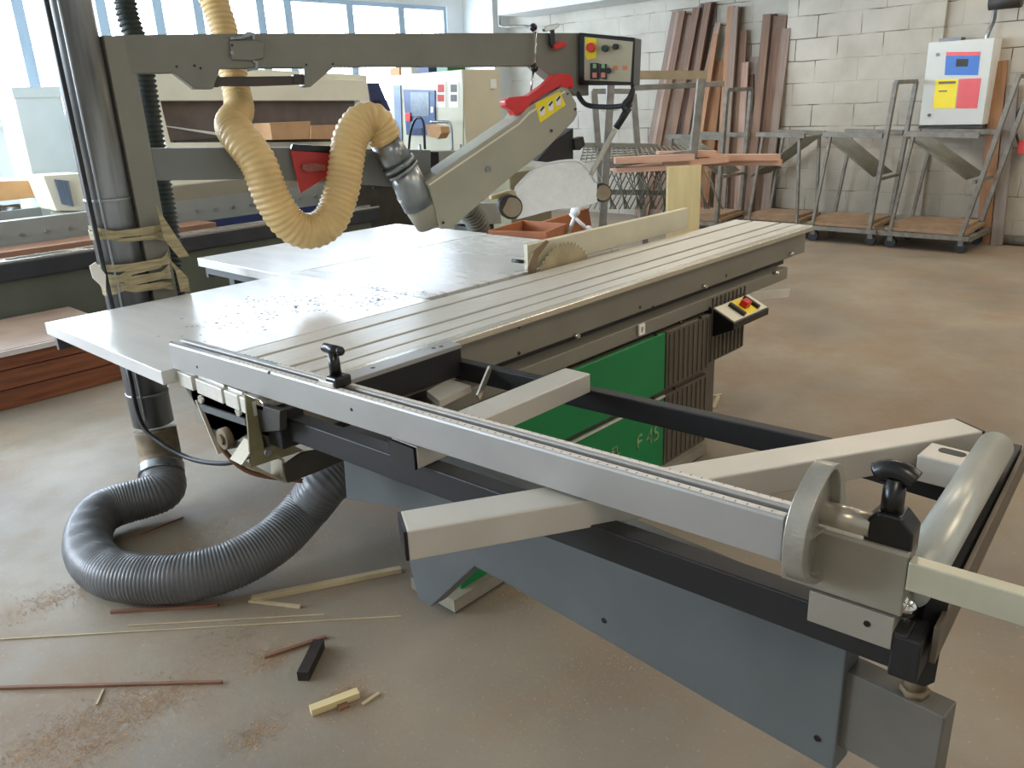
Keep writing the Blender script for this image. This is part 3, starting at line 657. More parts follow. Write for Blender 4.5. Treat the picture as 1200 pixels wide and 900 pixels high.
# overhead guard
og = thing('overhead_guard', 'grey overhead swing arm with dust hood, control box and blade shield above the saw', 'saw guard', (1.36, 3.27, .8))
def gp(name, pts, off, depth, m, parent=og, bevel=.003, label=None):
    return obj(name, B().prism([G(x, y, off) for x, y in pts], -GN*depth), m, parent, bevel, label)
ptop = G(145, 42).z
pc0 = G(185, 340, -.05); pc0 = V((1.395, 3.305, 0))
obj('post', B().bar((1.375, 3.30, .72), (1.375, 3.30, ptop), .09, .1, (1, 0, 0)), grey_paint, og, .004)
obj('post_bracket', B().box((1.30, 3.16, .76), (1.46, 3.30, .855)), arm_paint, og, .003)
arm = [(135, 41), (290, 39), (680, 38.5), (690, 60), (690, 112), (676, 112), (664, 104), (648, 92), (636, 82), (628, 77), (392, 78), (364, 102), (357, 101), (357, 79), (258, 80), (250, 104), (228, 104), (204, 85), (160, 86), (140, 84)]
obj('swing_arm', B().prism([G(x, y, 0) for x, y in arm], -GN*.10), grey_paint, og, .003)
gp('arm_grip', [(250, 92), (258, 90), (350, 89), (357, 92), (357, 99), (300, 101), (252, 101)], -.03, .035, mat('dark_brown_grip', (66, 52, 46), .4, 0, .15, 10))
gp('grip_collar', [(344, 87), (356, 87), (356, 99), (344, 99)], -.022, .05, MATS['dark_brown_grip'])
gp('grip_collar', [(245, 89), (257, 89), (257, 102), (245, 102)], -.022, .05, MATS['dark_brown_grip'])
gp('clamp_plate', [(268, 48), (296, 47), (309, 50), (309, 68), (296, 71), (272, 70)], .012, .012, grey_paint)
gp('clamp_hook', [(270, 43), (282, 42), (290, 37), (299, 38), (299, 47), (296, 47), (295, 42), (285, 46), (270, 47)], .014, .02, galv)
gp('clamp_hook', [(296, 70), (303, 71), (303, 82), (298, 82), (290, 84), (290, 80), (299, 79), (299, 74), (296, 73)], .014, .02, galv)
for x, y in ((207, 78), (228, 77), (235, 80), (359, 76), (390, 75), (272, 53)):
    p = G(x, y, .013 if y < 60 else .001); obj('hole', B().cyl(p+GN*.001, p-GN*.005, .005, seg=10), black_plastic, og)
p = G(272, 62, .013); obj('bolt', B().cyl(p+GN*.006, p-GN*.005, .007, seg=12), galv, og)
# lower beam
gp('lower_beam', [(160, 174), (300, 172.5), (505, 176), (505, 221), (300, 210), (168, 212)], -.015, .08, mat('lower_beam_grey', (112, 114, 110), .5, 0, .08, 5))
gp('cable_tie', [(437, 219), (447, 221), (449, 223), (438, 222)], .01, .01, black_rubber)
# red guard plate hanging at beam
rg = gp('red_plate', [(340, 176), (392, 179), (384, 207), (352, 227)], .012, .012, red_paint)
gp('red_plate_top', [(343, 169), (394, 171), (394, 180), (341, 176)], .016, .03, black_plastic, rg)
gp('red_knob', [(354, 193), (366, 191), (382, 193), (382, 200), (360, 202), (354, 198)], .03, .02, mat('worn_red_knob', (150, 84, 72), .5, 0, .2, 20), rg)
# galvanised elbow into the dust hood
g0, g1, g2 = G(449, 163, .06), G(478, 210, .05), G(512, 246, .04)
obj('spigot', B().cyl(g0, G(470, 196, .05), .064, .068, seg=36), galv, og)
obj('spigot', B().cyl(G(468, 193, .04), G(492, 240, .02), .070, .078, seg=36), galv, og)
obj('hood_elbow', B().cyl(G(482, 222, .02), G(506, 258, -.005), .078, .082, seg=36).ball(G(505, 251, .0), .082, (1, 1, .8)), hood_paint, og)
obj('clamp_ring', B().cyl(G(466, 190, .05), G(469, 195, .05), .076, seg=36).cyl(G(471, 197, .05), G(473, 200, .05), .075, seg=36), galv, og)
hood = [(503, 222), (498, 214), (607, 139), (618, 126), (660, 101), (666, 103), (676, 121), (677, 134), (673, 142), (635, 180), (605, 203), (565, 237), (532, 266), (517, 269), (512, 255)]
hd = gp('dust_hood', hood, .09, .16, hood_paint, og, .008)
gp('hood_seam', [(502, 216), (608, 144), (620, 131), (662, 106), (663, 108), (621, 133.5), (609, 146), (503, 218)], .0915, .003, cream_paint, hd, 0)
ys = gp('warning_sticker', [(627, 121), (656, 107), (663, 123), (633, 144)], .092, .003, yellow, hd, 0)
for k, (x, y) in enumerate(((635, 128), (645, 122), (654, 116))):
    gp('pictogram', [(x-3, y-1), (x+2, y-4), (x+4, y+1), (x+3, y+7), (x-2, y+8)], .0935, .002, paper, ys, 0)
    gp('pictogram_figure', [(x-2, y+1), (x+2, y-4), (x+3, y-2), (x-1, y+3)], .095, .002, black_plastic, ys, 0)
for x, y, m_, r_ in ((572, 198, galv, .014), (646, 153, dark_inside, .006), (674, 128, dark_inside, .006), (665, 110, dark_inside, .004), (519, 261, black_plastic, .006)):
    p = G(x, y, .091); obj('bolt', B().cyl(p+GN*.006, p-GN*.004, r_, seg=16), m_, hd)
# red handle
rh = [G(598, 121, .05), G(612, 117, .05), G(622, 110, .05), G(640, 102, .05), G(655, 94, .05)]
red = obj('red_handle', B().prism([G(x, y, .085) for x, y in [(592, 118), (598, 114), (620, 112), (640, 98), (650, 88), (660, 86), (670, 90), (673, 97), (672, 104), (664, 101), (657, 101), (640, 110), (622, 122), (620, 128), (604, 136), (601, 130), (593, 125)]], -GN*.06), red_plastic, og, .006)
obj('handle_boss', B().cyl(G(664, 95, .10), G(664, 95, .0), .030, seg=28), red_plastic, red)
obj('hang_rod', B().cyl(G(628, 37, .03), G(627, 80, .03), .005, seg=10).cyl(G(625, 84, .03), G(622, 108, .03), .005, seg=10), chrome, og)
obj('rod_joint', B().ball(G(625, 32, .03), .018).ball(G(626, 80, .03), .018), black_plastic, og)
gp('toggle_lever', [(645, 36), (650, 35), (651, 53), (648, 56), (645, 52)], .03, .02, black_plastic)
gp('toggle_head', [(637, 33), (640, 30), (655, 27), (656, 31), (650, 35), (639, 37)], .03, .025, chrome)
gp('toggle_grip', [(649, 53), (655, 49), (663, 48), (664, 54), (655, 57), (650, 57)], .04, .03, red_plastic)
# control box: its face turned towards the operator
b0 = G(678, 38, .02)
n_ = (CAM-b0); n_.z = 0; n_.normalize(); n_ = (Matrix.Rotation(math.radians(-18), 4, 'Z') @ n_)
def K(px, py, off=0): return PN(px, py, b0+n_*off, n_)
cbx = obj('control_box', B().prism([K(678, 38), K(744, 44), K(742, 100), K(678, 100)], -n_*.13), black_plastic, og, .005)
fc = obj('control_face', B().prism([K(685, 43, .001), K(742, 49, .001), K(739, 96, .001), K(685, 94, .001)], n_*.003), mat('control_face_grey', (176, 168, 144), .5, 0, .05, 8), cbx)
def kb(name, pts, off, d, m, par=fc): return obj(name, B().prism([K(x, y, off) for x, y in pts], n_*d), m, par)
kb('yellow_plate', [(686, 44), (699, 45), (699, 68), (688, 70), (686, 64)], .004, .002, yellow)
c_ = K(694, 56, .004); obj('emergency_stop', B().cyl(c_, c_+n_*.02, .010, seg=20).cyl(c_+n_*.02, c_+n_*.035, .022, .02, seg=24), red_plastic, fc)
c_ = K(710, 57, .004); obj('selector_knob', B().cyl(c_, c_+n_*.025, .015, seg=20), mat('dark_green_knob', (22, 48, 30), .4, 0, .1, 8), fc)
c_ = K(722, 55, .004); obj('selector_knob', B().cyl(c_, c_+n_*.02, .013, seg=20), black_plastic, fc)
kb('button_column', [(692, 74), (702, 74), (702, 93), (692, 93)], .004, .008, black_plastic)
kb('button_column', [(703, 75), (711, 75), (711, 93), (703, 92)], .004, .008, black_plastic)
for x in (697, 707):
    kb('green_button', [(x-2, 75), (x+2, 75), (x+2, 80), (x-2, 80)], .012, .004, mat('pale_green_button', (130, 170, 120), .4)); kb('red_button', [(x-2.5, 85), (x+2.5, 85), (x+2.5, 91), (x-2.5, 91)], .012, .004, mat('pale_red_button', (206, 130, 112), .4))
c_ = K(713.5, 83, .004); obj('selector_knob', B().cyl(c_, c_+n_*.02, .013, seg=20), black_plastic, fc)
for x in (721, 732): kb('orange_sticker', [(x-2.5, 77), (x+3, 77), (x+3, 82), (x-2.5, 82)], .004, .001, mat('orange_sticker', (198, 116, 76), .5))
# handle bar below the box
obj('handle_bar', B().tube([K(672, 100, -.03), K(678, 112, -.02), K(686, 122, -.01), K(700, 125), K(722, 125), K(735, 121), K(741, 108, -.02), K(742, 98, -.05)], .012, 14, step=.006), mat('dark_grey_bar', (60, 66, 72), .35, .3, .1, 8), og)
obj('black_wrap', B().tube([K(742, 103, -.01), K(738, 116), K(733, 124), K(737, 128)], .016, 10, step=.006, rfun=lambda t: .010+.016*t), black_rubber, og)
ad_ = obj('pull_rod', B().tube([G(721, 152, .16), G(710, 172, .15), G(700, 190, .14), G(692, 206, .13)], .012, 12), mat('dusty_rod', (190, 184, 168), .5, .2, .1, 10), og)
obj('pull_grip', B().cyl(K(737, 126, .0), G(722, 150, .16), .017, seg=18), black_rubber, ad_)
# black inner hood and blade shield
gp('inner_hood', [(672, 150), (672, 187), (640, 190), (630, 188), (650, 165)], -.02, .08, mat('sooty_steel', (46, 42, 38), .6, .1, .2, 12))
gp('motor_knob', [(673, 163), (684, 160), (686, 170), (680, 176), (674, 176)], .0, .05, dark_inside)
sh = obj('blade_shield', B().prism([G(x, y, .05) for x, y in [(604, 225), (607, 217), (632, 195), (673, 188), (690, 199), (699, 213), (703, 235), (694, 239), (676, 243), (654, 245), (640, 248), (626, 252), (606, 257), (610, 240)]], -GN*.006), shield, og)
obj('shield_rim', B().tube([G(604, 225, .055), G(607, 217, .055), G(632, 195, .055), G(673, 188, .055), G(690, 199, .055), G(699, 213, .055)], .006, 8, step=.01), rib_white, sh)
for x, y, r_ in ((599, 243, .056), (706, 226, .046)):
    wl_ = obj('roller_wheel', B().cyl(G(x, y, .06), G(x-4, y-2, -.02), r_, seg=36), dark_inside, og)
    obj('wheel_hub', B().cyl(G(x+1, y, .068), G(x+1, y, .055), r_*.82, seg=32).cyl(G(x+2, y, .074), G(x+2, y, .06), r_*.2, seg=16), mat('dusty_wheel', (150, 136, 112), .6, 0, .12, 18), wl_)
gp('wood_scrap', [(576, 230), (600, 222), (610, 224), (606, 229), (576, 234)], -.03, .03, wood_cream)
# green hose behind post
o = obj('green_hose', B().tube([P(142, -60, y=3.75), P(148, 10, y=3.75), P(163, 60, y=3.72), P(172, 110, y=3.7), P(180, 165, y=3.68), P(190, 225, y=3.65), P(199, 280, y=3.6), P(205, 340, y=3.55), V((1.62, 3.48, .5))], .044, 20, pitch=.021, amp=.005, step=.0042), green_hose)
tag(o, 'dark green ribbed hose hanging behind the grey post', 'hose')
hpts = [G(232, -40, -.35), G(250, 0, -.33), G(262, 35, -.30), G(276, 100, -.24), G(280, 128, -.18), G(272, 146, -.07), G(281, 161, .05), G(302, 190, .12), G(318, 230, .14), G(338, 261, .14), G(362, 271, .14), G(386, 259, .14), G(400, 225, .13), G(406, 190, .12), G(411, 162, .10), G(424, 143, .08), G(440, 143, .07), G(452, 164, .06)]
o = obj('tan_hose', B().tube(hpts, .064, 26, pitch=.022, amp=.003, step=.0042, helix=True, rfun=lambda t: .056+.016*min(1, max(0, (t-.25)*6))), tan_hose)
tag(o, 'looping tan ribbed hose joined to the dust hood', 'hose')

# ================================================================ BACKGROUND LEFT: beam saw and stacks
bs = thing('beam_saw', 'long cream and grey beam saw with a dark mouth behind the panel saw', 'machine', (3.2, 6.6, 0))
def yp(name, pts, y, depth, m, parent=bs, bevel=.004): return obj(name, B().prism([P(a, b_, y=y) for a, b_ in pts], (0, depth, 0)), m, parent, bevel)
yb = 6.1
zr = P(0, 310, y=yb).z
obj('front_body', B().box((.4, yb+.03, 0), (4.6, yb+.3, zr-.12)), mat('dark_green_grey_paint', (84, 88, 76), .5, 0, .08, 4), bs, .004)
obj('front_rail', B().box((.3, yb, zr-.12), (4.7, yb+.2, zr)), mat('dark_rail_paint', (62, 64, 68), .3, .3, .1, 5), bs, .01)
rl = B(); rl.box((.3, yb+.01, zr), (4.7, yb+.035, zr+.012)); rl.box((.3, yb+.15, zr), (4.7, yb+.18, zr+.012))
for i in range(9): rl.box((.5+i*.5, yb+.035, zr), (.6+i*.5, yb+.15, zr+.01))
obj('silver_rail', rl, alu_bright, bs)
zi = zr+.0
obj('inner_board', B().box((.3, yb+.25, zr-.04), (3.2, yb+.55, zr+.04)), mat('brown_board', (140, 100, 74), .7, 0, .1, 5), bs)
y2 = 6.7
zb0, zb1 = P(20, 290, y=y2).z, P(20, 258, y=y2).z
obj('bolted_rail', B().box((.3, y2, zb0), (4.9, y2+.1, zb1)), mat('bolted_rail_grey', (140, 142, 136), .45, .1, .06, 5), bs, .003)
for i in range(26):
    xx = .5+i*.17; obj('bolt', B().cyl((xx, y2-.012, (zb0+zb1)/2-.01), (xx, y2, (zb0+zb1)/2-.01), .014, seg=10), galv, bs)
obj('table_strip', B().box((2.6, y2+.0, zb1+.0), (5.0, y2+.4, zb1+.12)), mat('beige_grey_strip', (138, 130, 112), .5, 0, .06, 5), bs)
obj('blue_skirt', B().box((.3, y2-.02, zb0-.3), (4.9, y2+.1, zb0)), blue_steel, bs)
# hood
y3 = 7.0
hdp = obj('pressure_hood', B().ring([P(168, 84, y=y3), P(430, 94, y=y3), P(442, 175, y=y3), P(196, 176, y=y3)], [P(188, 118, y=y3), P(422, 118, y=y3), P(430, 166, y=y3), P(200, 167, y=y3)], (0, .6, 0)), cream_paint, bs, .006)
yp('hood_top', [(172, 84), (205, 76), (430, 88), (430, 95), (175, 90)], y3+.1, .5, cream_paint)
yp('hood_mouth', [(186, 116), (424, 116), (432, 168), (198, 169)], y3+.1, .05, mat('dark_mouth_interior', (104, 92, 86), .6, 0, .15, 6))  # flat dark panel, its colour stands in for the shaded interior of the mouth
yp('mouth_strip', [(193, 147), (253, 155), (256, 159), (194, 148.5)], y3+.09, .008, white_paint)
yp('mouth_sill', [(206, 165), (260, 161), (430, 160), (430, 172), (210, 172)], y3+.05, .2, dark_inside)
yp('cream_apron', [(196, 205), (352, 205), (352, 223), (200, 234)], y3-.2, .3, cream_paint)
yp('grey_apron', [(200, 233), (352, 222), (455, 215), (458, 232), (205, 246)], y3-.22, .3, MATS['beige_grey_strip'])
obj('hood_base', B().box((3.0, y3+.0, 0), (5.2, y3+.5, zb1+.1)), grey_paint, bs)
yp('blue_side_panel', [(431, 97), (444, 97), (458, 130), (448, 128), (437, 124)], y3+.05, .1, blue_steel)
p = P(444, 121, y=y3+.02); obj('knob', B().cyl(p, p+V((0, .03, 0)), .035, seg=16), black_plastic, bs)
yp('right_bed', [(440, 178), (600, 176), (600, 184), (540, 215), (440, 215)], 6.3, .4, MATS['bolted_rail_grey'])
yp('right_bed_gap', [(502, 178), (514, 178), (516, 212), (503, 212)], 6.28, .05, black_plastic)
obj('right_bed_leg', B().box((4.6, 6.35, 0), (5.6, 6.65, .9)), dark_inside, bs)
# boxes of parts on top of bed
def cardbox(name, pts, y, d, label):
    o = obj(name, B().prism([P(a, b_, y=y) for a, b_ in pts], (0, d, 0)), card, None, .002); return tag(o, label, 'board stack')
yy = 6.75
a = cardbox('wood_stack', [(316, 144), (364, 142), (362, 163), (319, 164)], 6.72, .28, 'left, larger stack of light brown boards in the mouth of the beam saw')
a = cardbox('wood_stack', [(365, 147), (399, 146), (399, 163), (364, 163)], 6.7, .25, 'smaller stack of light brown boards right of the larger one in the beam saw')
# roller conveyor at far left
xce = P(60, 247, y=7.2).x-.04
rc = thing('roller_conveyor', 'grey roller conveyor at the far left below the orange board', 'conveyor', (1.0, 7.4, 0))
y4 = 7.3; zc0 = P(10, 262, y=y4).z; zc1 = P(10, 247, y=y4).z
obj('side_rail', B().box((.2, y4, zc0), (xce, y4+.05, zc1)), MATS['bolted_rail_grey'], rc, .002)
obj('side_rail', B().box((.2, y4+.5, zc0), (xce, y4+.55, zc1)), MATS['bolted_rail_grey'], rc, .002)
for i in range(int((xce-.5)/.15)+1): xx = .4+i*.15; obj('roller', B().cyl((xx, y4+.05, zc1-.02), (xx, y4+.5, zc1-.02), .035, seg=16), galv, rc)
for xx in (.4, xce-.1):
    for yy in (y4+.02, y4+.52): obj('leg', B().bar((xx, yy, 0), (xx, yy, zc0), .05, .05, (1, 0, 0)), cart_paint, rc)
o = obj('orange_board', B().prism([P(-60, 214, y=7.6), P(52, 211, y=7.6), P(56, 230, y=7.6), P(-60, 242, y=7.6)], (0, .75, 0)), mat('pale_topped_board', (206, 160, 108), .6, 0, .06, 5), None, .003)
tag(o, 'thick orange-edged board lying on the roller conveyor at the far left', 'board')
# small console
cz = thing('control_console', 'small white console with a grey ribbed side beside the dust pipe', 'console', (P(75, 250, y=7.2).x, 7.2, 0))
q = [P(50, 206, y=7.2), P(100, 203, y=7.2), P(106, 247, y=7.2), P(66, 247, y=7.2)]
obj('console_body', B().prism(q, (0, .4, 0)), cream_paint, cz, .005)
obj('grille', B().prism([P(63, 210, y=7.19), P(80, 212, y=7.19), P(86, 242, y=7.19), P(72, 239, y=7.19)], (0, -.01, 0)), mat('blue_grey_grille', (110, 124, 142), .4, .2, .25, 4, stretch=(30, 1, 1)), cz)
obj('console_leg', B().box((q[3].x+.05, 7.25, 0), (q[2].x-.05, 7.5, q[2].z)), cream_paint, cz)
# pale blue cabinet
cbn = thing('tall_cabinet', 'tall pale blue metal cabinet standing before the left windows', 'cabinet', (P(60, 200, y=8.2).x, 8.2, 0))
q0_, q1_ = P(20, 102, y=8.2), P(92, 200, y=8.2)
xl = P(25, 150, y=8.2).x; xr = P(80, 150, y=8.2).x
obj('cabinet_body', B().box((xl, 8.2, 0), (xr, 8.7, q0_.z)), pale_blue, cbn, .006)
obj('cabinet_lid', B().box((xl-.01, 8.19, q0_.z-.09), (xr+.01, 8.7, q0_.z)), pale_blue, cbn, .004)
# stack of timber near left
xt = 1.88; yt = 5.2
zt0 = P(0, 410, y=yt).z
st0 = 0
for k, (h, m_, lbl) in enumerate(((.115, mahog, 'bottom dark red timber beam of the stack at the left under the white faced board'), (.115, mahog, 'middle brown timber beam of the stack at the left, second from the floor'), (.085, mahog, 'top reddish timber beam of the stack at the left, right below the white faced board'))):
    o = board('timber_beam', (-.8, yt+.45, st0+h/2), (xt-.03*k, yt+.45, st0+h/2), .88-.01*k, h-.006, m_)
    tag(o, lbl, 'timber', 'timber beams stacked at the left'); st0 += h
o = board('faced_board', (-.8, yt+.44, st0+.016), (xt-.0, yt+.44, st0+.016), .9, .032, ply_edge)
tag(o, 'white faced board with dusty brown top lying on the timber stack at the left', 'board')
pt = obj('dusty_top', B().box((-.79, yt+.005, st0+.032), (xt-.01, yt+.88, st0+.036)), ply_top); 
pt.parent = o; pt.matrix_parent_inverse = o.matrix_world.inverted()

# ================================================================ CNC cabinet
cn = thing('machine_cabinet', 'light grey machine cabinet with a blue operator panel below the windows', 'machine', (6.4, 7.4, 0))
x0 = 6.3; ya = P(545, 150, x=x0).y; yb_ = P(455, 150, x=x0).y; zc = P(500, 85, x=x0).z; xr = P(588, 150, y=ya).x
obj('cabinet_body', B().box((x0, ya, 0), (xr, yb_, zc)), cab_grey, cn, .006)
def xp(name, pts, x, depth, m, parent=cn): return obj(name, B().prism([P(a, b_, x=x) for a, b_ in pts], (depth, 0, 0)), m, parent)
op = xp('operator_panel', [(474, 105), (511, 106), (511, 158), (478, 158)], x0-.002, -.02, screen_blue)
xp('screen', [(481, 108), (503, 108), (503, 136), (482, 136)], x0-.022, -.006, screen_grey, op)
xp('red_lamp', [(476, 132), (482, 132), (482, 142), (477, 142)], x0-.022, -.02, red_plastic, op)
xp('white_key', [(505, 125), (508, 125), (508, 132), (505, 132)], x0-.022, -.006, paper, op)
xp('door_frame', [(462, 100), (470, 100), (473, 200), (466, 200)], x0-.002, -.012, MATS['blue_grey_grille'])
for a in (511, 526):
    n = xp('notice', [(a, 96), (a+11.5, 96), (a+11.5, 126), (a, 126)], x0-.002, -.002, paper)
    xp('print', [(a+2, 99), (a+9.5, 99), (a+9.5, 108), (a+2, 108)], x0-.005, -.001, red_ink if a == 511 else grey_ink, n)
    xp('print', [(a+2, 111), (a+9.5, 111), (a+9.5, 119), (a+2, 119)], x0-.005, -.001, red_ink if a == 511 else grey_ink, n)
obj('seam', B().bar(P(543, 86, x=x0-.003), P(543, 200, x=x0-.003), .01, .006, (1, 0, 0)), grey_paint, cn)
yq = P(578, 96, y=ya); obj('round_badge', B().box((yq.x-.05, ya-.01, yq.z-.07), (yq.x+.04, ya-.003, yq.z+.03)), white_paint, cn)
for i, (a, w_, m_, l) in enumerate(((470, 8, card, 'brown box on top of the light grey machine cabinet, leftmost'), (484, 12, white_paint, 'white box in the middle of the light grey machine cabinet top'), (504, 12, blue_steel, 'blue tray on top of the light grey machine cabinet'), (526, 9, green_btn, 'green and white carton at the right end of the cabinet top'))):
    p = P(a, 84, x=x0+.25); o = obj('storage_box', B().box((x0+.15, p.y-.09, zc), (x0+.42, p.y+.09, zc+.09)), m_, None, .003); tag(o, l, 'box')
# tube chair in front of it
ch = thing('tube_chair', 'small tubular frame chair before the grey machine cabinet', 'chair', (6.0, 7.2, 0))
cx_ = 6.05
def cp_(a, b_, x=cx_): return P(a, b_, x=x)
obj('back_hoop', B().tube([cp_(479, 175), cp_(481, 155), cp_(486, 141), cp_(491, 138), cp_(496, 144), cp_(498, 175)], .014, 8), black_rubber, ch)
obj('arm_hoop', B().tube([cp_(505, 143), cp_(522, 143), cp_(528, 147), cp_(530, 176)], .016, 8), galv, ch)
obj('backrest', B().prism([cp_(483, 151), cp_(494, 150), cp_(495, 158), cp_(484, 158)], (.03, 0, 0)), blue_steel, ch)
sz = P(500, 165, x=cx_).z
obj('seat', B().box((cx_-.18, cp_(530, 165).y, .46), (cx_+.18, cp_(480, 165).y, .5)), blue_steel, ch, .01)
for a, b_ in ((480, .15), (528, .15), (480, -.15), (528, -.15)):
    q = cp_(a, 170); obj('leg', B().cyl((cx_+b_, q.y, 0), (cx_+b_, q.y, .5 if b_ < 0 else max(.5, q.z)), .014, seg=10), galv, ch)
o = obj('cardboard_box', B().prism([cp_(499, 146, 5.7), cp_(516, 149, 5.7), cp_(517, 156, 5.7), cp_(513, 163, 5.7), cp_(501, 159, 5.7)], (.12, 0, 0)), card, None, .002)
tag(o, 'small brown carton with a white flap on the arm of the tubular chair', 'box')

# ================================================================ CENTRE: lumber trolley
lt = thing('lumber_trolley', 'grey steel trolley with tall posts and a wire shelf behind the saw blade', 'trolley', (5.2, 3.5, 0))
F1 = P(713, 101, z=1.64); 
def TR(px, py, s=0.0):
    """plane through the trolley front"""
    n = V((-.70, -.714, 0)); p0 = V((4.95, 3.73, 0))-n*s
    return PN(px, py, p0, n)
def post(a, b_, s=0, w=.055): 
    p, q = TR(*a, s), TR(*b_, s); d = (q-p)/(q.z-p.z); base = p+d*(0.12-p.z); return obj('post', B().bar(base, p, w, w*.8, (1, 1, 0)), cart_paint, lt, .004)
post((716, 92), (708, 230)); post((822, 92), (806, 240)); post((696, 106), (700, 160), .7, .05); post((742, 110), (746, 160), .7, .05)
def rung(a, b_, s=0, w=.04, h=.04, m=cart_paint, n='cross_bar'): return obj(n, B().bar(TR(*a, s), TR(*b_, s), w, h), m, lt, .003)
rung((694, 107), (744, 107), .7); rung((744, 103), (848, 98), .3)
rung((714, 193), (812, 179), 0, .05, .05); rung((678, 170), (770, 171), .7); rung((700, 225), (808, 226), .5)
obj('timber_rail', B().bar(TR(706, 88, .1), TR(828, 88, .1), .05, .06), mat('grey_timber_rail', (140, 124, 96), .7, 0, .1, 8), lt)
zt1 = TR(760, 186).z
gr = B()
A_, B_ = TR(680, 190, 0), TR(812, 178, 0); C_, D_ = TR(684, 172, .75), TR(800, 172, .75)
for i in range(22): t = i/21; gr.cyl(A_.lerp(B_, t), C_.lerp(D_, t), .006, seg=6)
for i in range(6): t = i/5; gr.cyl(A_.lerp(C_, t), B_.lerp(D_, t), .006, seg=6)
obj('wire_shelf', gr, mat('dusty_wire', (120, 118, 104), .5, .3, .1, 10), lt)
ms = B()
for i in range(26):
    a = 700+i*5.2; ms.cyl(TR(a, 200, .3), TR(a+22-(i % 3)*8, 245, .3), .005, seg=5)
for i in range(18):
    a = 712+i*6; ms.cyl(TR(a, 200, .32), TR(a-22, 245, .32), .005, seg=5)
obj('wire_mesh', ms, MATS['dusty_wire'], lt)
bp_ = TR(760, 240)
base_z = .14
b1, b2 = TR(705, 240), TR(812, 240); b1.z = b2.z = base_z
nn = V((.70, .714, 0))
obj('deck', B().quadbox([vv(b1, .14), vv(b2, .14), vv(b2+nn*.8, .14), vv(b1+nn*.8, .14), vv(b1, .18), vv(b2, .18), vv(b2+nn*.8, .18), vv(b1+nn*.8, .18)]), chip, lt)
for p in (b1+nn*.08, b2+nn*.08, b1+nn*.72, b2+nn*.72): 
    obj('caster', B().cyl(vv(p, .06)+V((.02, -.02, 0)), vv(p, .06)-V((.02, -.02, 0)), .06, seg=20).bar(vv(p, .1), vv(p, .14), .05, .06, (1, 0, 0)), black_rubber, lt)
# laths on the trolley
lath = [((770, 181), (838, 180), 0.05), ((792, 185), (912, 184), 0.1), ((800, 190), (914, 190), 0.15), ((778, 193), (852, 186), .02), ((720, 188), (812, 184), -.06)]
names = ['short pink lath on top of the trolley shelf right of the tall post', 'long pink lath sticking out right of the trolley, the upper of two', 'long pink lath sticking out right of the trolley, the lower of two', 'crooked pink lath lying across the others on the trolley', 'pink lath just behind the front bar of the wire shelf']
for (a, b_, s), l in zip(lath, names):
    tag(board('wood_lath', TR(*a, s), TR(*b_, s), .1, .045, pink_lath), l, 'lath', 'pink laths on the trolley')
q = [TR(722, 196, -.05), TR(812, 188, -.05)]
o = board('plank', TR(716, 197, .2), TR(812, 192, .2), .5, .035, pink_lath); tag(o, 'wide orange plank lying under the wire shelf edge of the trolley', 'plank')
# pale upright board
u0 = TR(783, 195, -.12); u1 = TR(822, 195, -.12)
ud = (u1-u0).normalized()
b_ = B().quadbox([vv(u0, 0), vv(u1, 0), vv(u1+nn*.05, 0), vv(u0+nn*.05, 0), vv(u0, u0.z), vv(u1, u0.z), vv(u1+nn*.05, u0.z), vv(u0+nn*.05, u0.z)])
o = obj('upright_board', b_, mat('pale_yellow_board', (206, 188, 138), .6, 0, .08, 3, stretch=(6, 6, .6)), None, .003)
tag(o, 'broad pale yellow board standing upright behind the rip fence', 'board')
# orange boards behind the table and a sheet box
def cb(name, pts, y, d, m, label, cat): o = obj(name, B().prism([P(a, b2_, y=y) for a, b2_ in pts], (0, d, 0)), m, None, .003); return tag(o, label, cat)
ybx = 3.6
orange = mat('orange_brown_board', (168, 104, 66), .6, 0, .1, 6)
bx0 = thing('wooden_crate', 'open orange brown wooden crate behind the saw table below the shield', 'crate', (4.6, 3.9, 0))
c0_, c1_, c2_, c3_ = P(572, 270, z=.86), P(640, 272, z=.86), P(665, 262, z=.86), P(612, 258, z=.86)
cc = [c0_, c1_, c2_, c3_]; ctr = sum(cc, V((0, 0, 0)))/4
for i in range(4):
    a_, b2_ = cc[i], cc[(i+1) % 4]; ia, ib = a_.lerp(ctr, .06), b2_.lerp(ctr, .06)
    obj('side_board', B().quadbox([vv(a_, .12), vv(b2_, .12), vv(ib, .12), vv(ia, .12), a_, b2_, ib, ia]), orange, bx0)
obj('bottom_board', B().prism([vv(p, .12) for p in cc], (0, 0, -.12)), dark_inside, bx0)
cb('leaning_board', [(612, 268), (690, 244), (694, 268), (650, 286)], 3.9, .04, orange, 'orange brown board standing on edge under the blade shield', 'board')
o = obj('tripod_stand', B().cyl(TR(683, 230, -1.2), vv(TR(664, 278, -1.2), TR(664, 278, -1.2).z), .012, seg=10).cyl(TR(668, 250, -1.2), TR(692, 272, -1.2), .012, seg=10).ball(TR(674, 248, -1.2), .03).ball(TR(690, 268, -1.2), .02), rib_white)
tag(o, 'white crossed rods with black joint behind the rip fence', 'stand')
q = TR(716, 258, -.7); 
o = obj('machine_housing', B().box((5.2, 4.9, 0), (5.75, 5.3, 1.0)), mat('khaki_housing', (130, 126, 100), .6, 0, .1, 6), None, .01); tag(o, 'low khaki housing behind the hood of the saw', 'machine')
hz_ = thing('small_console', 'dark grey box with pale door behind the left shield wheel', 'console', (4.0, 3.7, 0))
q = [P(552, 238, y=3.95), P(585, 238, y=3.95), P(588, 262, y=3.95), P(558, 264, y=3.95)]
obj('console_body', B().prism(q, (0, .3, 0)), MATS['bolted_rail_grey'], hz_, .004)
